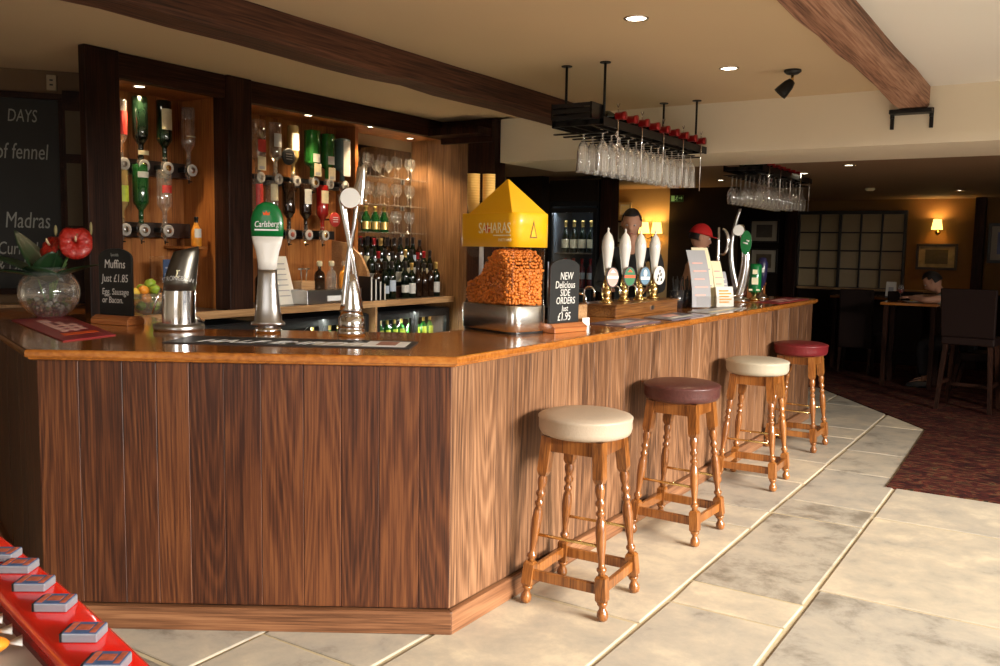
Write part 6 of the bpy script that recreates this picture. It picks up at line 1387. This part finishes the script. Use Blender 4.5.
    for p in bme.polygons: p.use_smooth = True; p.material_index = 0
    o = bpy.data.objects.new('body', bme); col.objects.link(o); o.parent = t
    b = MB()
    for sx in (-1, 1): b.mi = 0; b.ball(Mh @ Vector((sx*0.032, -0.079, 0.004)), 0.012, 0.010, 0.007, 12, 8); b.mi = 1; b.ball(Mh @ Vector((sx*0.032, -0.0885, 0.004)), 0.0055, 0.003, 0.0055, 10, 6)
    b.build('eyes', [eyew, eyed], t)['kind'] = 'thing'
    b = MB(); b.ball(Mh @ Vector((0, -0.094, -0.064)), 0.023, 0.007, 0.0065, 14, 8); b.build('mouth', lipm, t)
    # hair shell
    hb = bmesh.new(); bmesh.ops.create_uvsphere(hb, u_segments=32, v_segments=24, radius=1); dl = []
    low = -0.55 if hair == 'long' else -0.30
    for v in hb.verts:
        x, y, z = v.co
        if (y < -0.30 and z < 0.52) or (abs(x) > 0.75 and y < 0.1 and z < 0.25) or z < low: dl.append(v)
        v.co = Mh @ Vector((x*0.085, y*0.104+0.004, z*0.126+0.003+0.003*sin(x*19)*cos(y*17)))
    bmesh.ops.delete(hb, geom=dl, context='VERTS')
    for f in hb.faces: f.smooth = True
    hm = bpy.data.meshes.new('hair'); hb.to_mesh(hm); hb.free(); hm.materials.append(hairm); o = bpy.data.objects.new('hair', hm); col.objects.link(o); o.parent = t
    so = o.modifiers.new('thickness', 'SOLIDIFY'); so.thickness = 0.012; so.offset = -0.5
    if cap:
        hb = bmesh.new(); bmesh.ops.create_uvsphere(hb, u_segments=32, v_segments=20, radius=1); dl = [v for v in hb.verts if v.co.z < 0.12]
        for v in hb.verts: v.co = Mh @ Vector((v.co.x*0.092, v.co.y*0.112+0.002, v.co.z*0.125+0.012))
        bmesh.ops.delete(hb, geom=dl, context='VERTS')
        for f in hb.faces: f.smooth = True
        hm = bpy.data.meshes.new('cap'); hb.to_mesh(hm); hb.free(); hm.materials.append(red_cloth); o = bpy.data.objects.new('cap', hm); col.objects.link(o); o.parent = t
        so = o.modifiers.new('thickness', 'SOLIDIFY'); so.thickness = 0.006
        b = MB(); pk = [(0.075*cos(a), -0.09+0.075*sin(a)) for a in [pi+pi*i/12 for i in range(13)]]; b.prism(pk, 0.026, 0.031, Mh); b.build('cap_peak', red_cloth, o)
    # clothes
    sk = ['pelvis', 'waist', 'chest', 'upper'] + [k+s for s in 'lr' for k in (('sh', 'ua', 'el', 'fa') if sleeves == 'long' else ('sh', 'ua'))]
    NS = {k: N_[k] for k in sk}
    NS['upper'] = (NS['upper'][0], NS['upper'][1]); NS['collar'] = (N_['upper'][0].lerp(N_['neck'][0], 0.75), 0.060)
    ES = [e for e in E_ if e[0] in NS and e[1] in NS]+[('upper', 'collar')]
    if sleeves == 'long':
        for s in 'lr': NS['cuff'+s] = (N_['el'+s][0].lerp(N_['wr'+s][0], 0.88), 0.030); ES.append(('fa'+s, 'cuff'+s))
    m2 = skinned(NS, ES, 'shirt', grow=0.014); m2.materials.clear(); m2.materials.append(shirt_m); o = bpy.data.objects.new('shirt', m2); col.objects.link(o); o.parent = t
    lk = ['pelvis'] + [k+s for s in 'lr' for k in ('hp', 'tg', 'kn', 'cf')]; NL = {k: N_[k] for k in lk}; EL = [e for e in E_ if e[0] in NL and e[1] in NL]
    for s in 'lr': NL['hem'+s] = (N_['kn'+s][0].lerp(N_['an'+s][0], 0.92), 0.05); EL.append(('cf'+s, 'hem'+s))
    m2 = skinned(NL, EL, 'trousers', grow=0.018); m2.materials.clear(); m2.materials.append(legs_m); o = bpy.data.objects.new('trousers', m2); col.objects.link(o); o.parent = t
    for s in 'lr':
        b = MB(); a = N_['an'+s][0]; b.loft([[(a.x-0.035, a.y+0.05, a.z-0.085), (a.x+0.035, a.y+0.05, a.z-0.085), (a.x+0.03, a.y+0.05, a.z+0.0), (a.x-0.03, a.y+0.05, a.z+0.0)], [(a.x-0.045, a.y-0.08, a.z-0.085), (a.x+0.045, a.y-0.08, a.z-0.085), (a.x+0.035, a.y-0.08, a.z-0.01), (a.x-0.035, a.y-0.08, a.z-0.01)], [(a.x-0.038, a.y-0.20, a.z-0.085), (a.x+0.038, a.y-0.20, a.z-0.085), (a.x+0.028, a.y-0.19, a.z-0.045), (a.x-0.028, a.y-0.19, a.z-0.045)]]); b.build('shoe', black, t, bevel=0.01)
    return t
def standing(h=1.80, lean=0.0, arms='down'):
    k = h/1.80; J = dict(hip=(0, 0, 0.95), chest=(0, -lean*0.6, 1.28), neck=(0, -lean, 1.52), head=(0, -lean-0.02, 1.67))
    for s, g in (('l', 1), ('r', -1)):
        J['sh_'+s] = (g*0.19, -lean*0.9, 1.43); J['hp_'+s] = (g*0.09, 0, 0.90); J['kn_'+s] = (g*0.10, -0.02, 0.50); J['an_'+s] = (g*0.11, 0.02, 0.088)
        if arms == 'down': J['el_'+s] = (g*0.24, -lean*0.6+0.02, 1.13); J['wr_'+s] = (g*0.24, -lean-0.10, 0.90)
        else: J['el_'+s] = (g*0.25, -lean-0.05, 1.16); J['wr_'+s] = (g*0.16, -lean-0.28, 1.16)
    return {a: (b_[0]*k, b_[1]*k, b_[2]*k if not a.startswith('an') else b_[2]) for a, b_ in J.items()}
person((-3.17, 6.98, 0), rad(20), 'dark-haired person in a black shirt standing behind the hand pumps', standing(1.90, 0.06, 'front'), shirt_black, trouser, headrot=(rad(14), 0, 0))
person((-3.08, 8.05, 0), rad(118), 'person in a red cap and peach shirt behind the leaflet rack', standing(1.80, 0.10, 'front'), shirt_peach, trouser, cap=True, headrot=(rad(12), 0, 0))
J = dict(hip=(0, 0.02, 0.56), chest=(0, -0.12, 0.90), neck=(0, -0.27, 1.12), head=(0, -0.36, 1.235))
for s, g in (('l', 1), ('r', -1)):
    J['sh_'+s] = (g*0.18, -0.23, 1.05); J['el_'+s] = (g*0.26, -0.38, 1.03 if g > 0 else 1.04); J['wr_'+s] = (g*0.12, -0.56, 1.045); J['hp_'+s] = (g*0.10, -0.02, 0.54); J['kn_'+s] = (g*0.13, -0.42, 0.52); J['an_'+s] = (g*0.13, -0.36, 0.097)
person((-0.97, 11.30, 0), rad(-90), 'seated diner in an off-white shirt bending over the small table', J, shirt_white, trouser, headrot=(rad(35), 0, 0), sleeves='short')
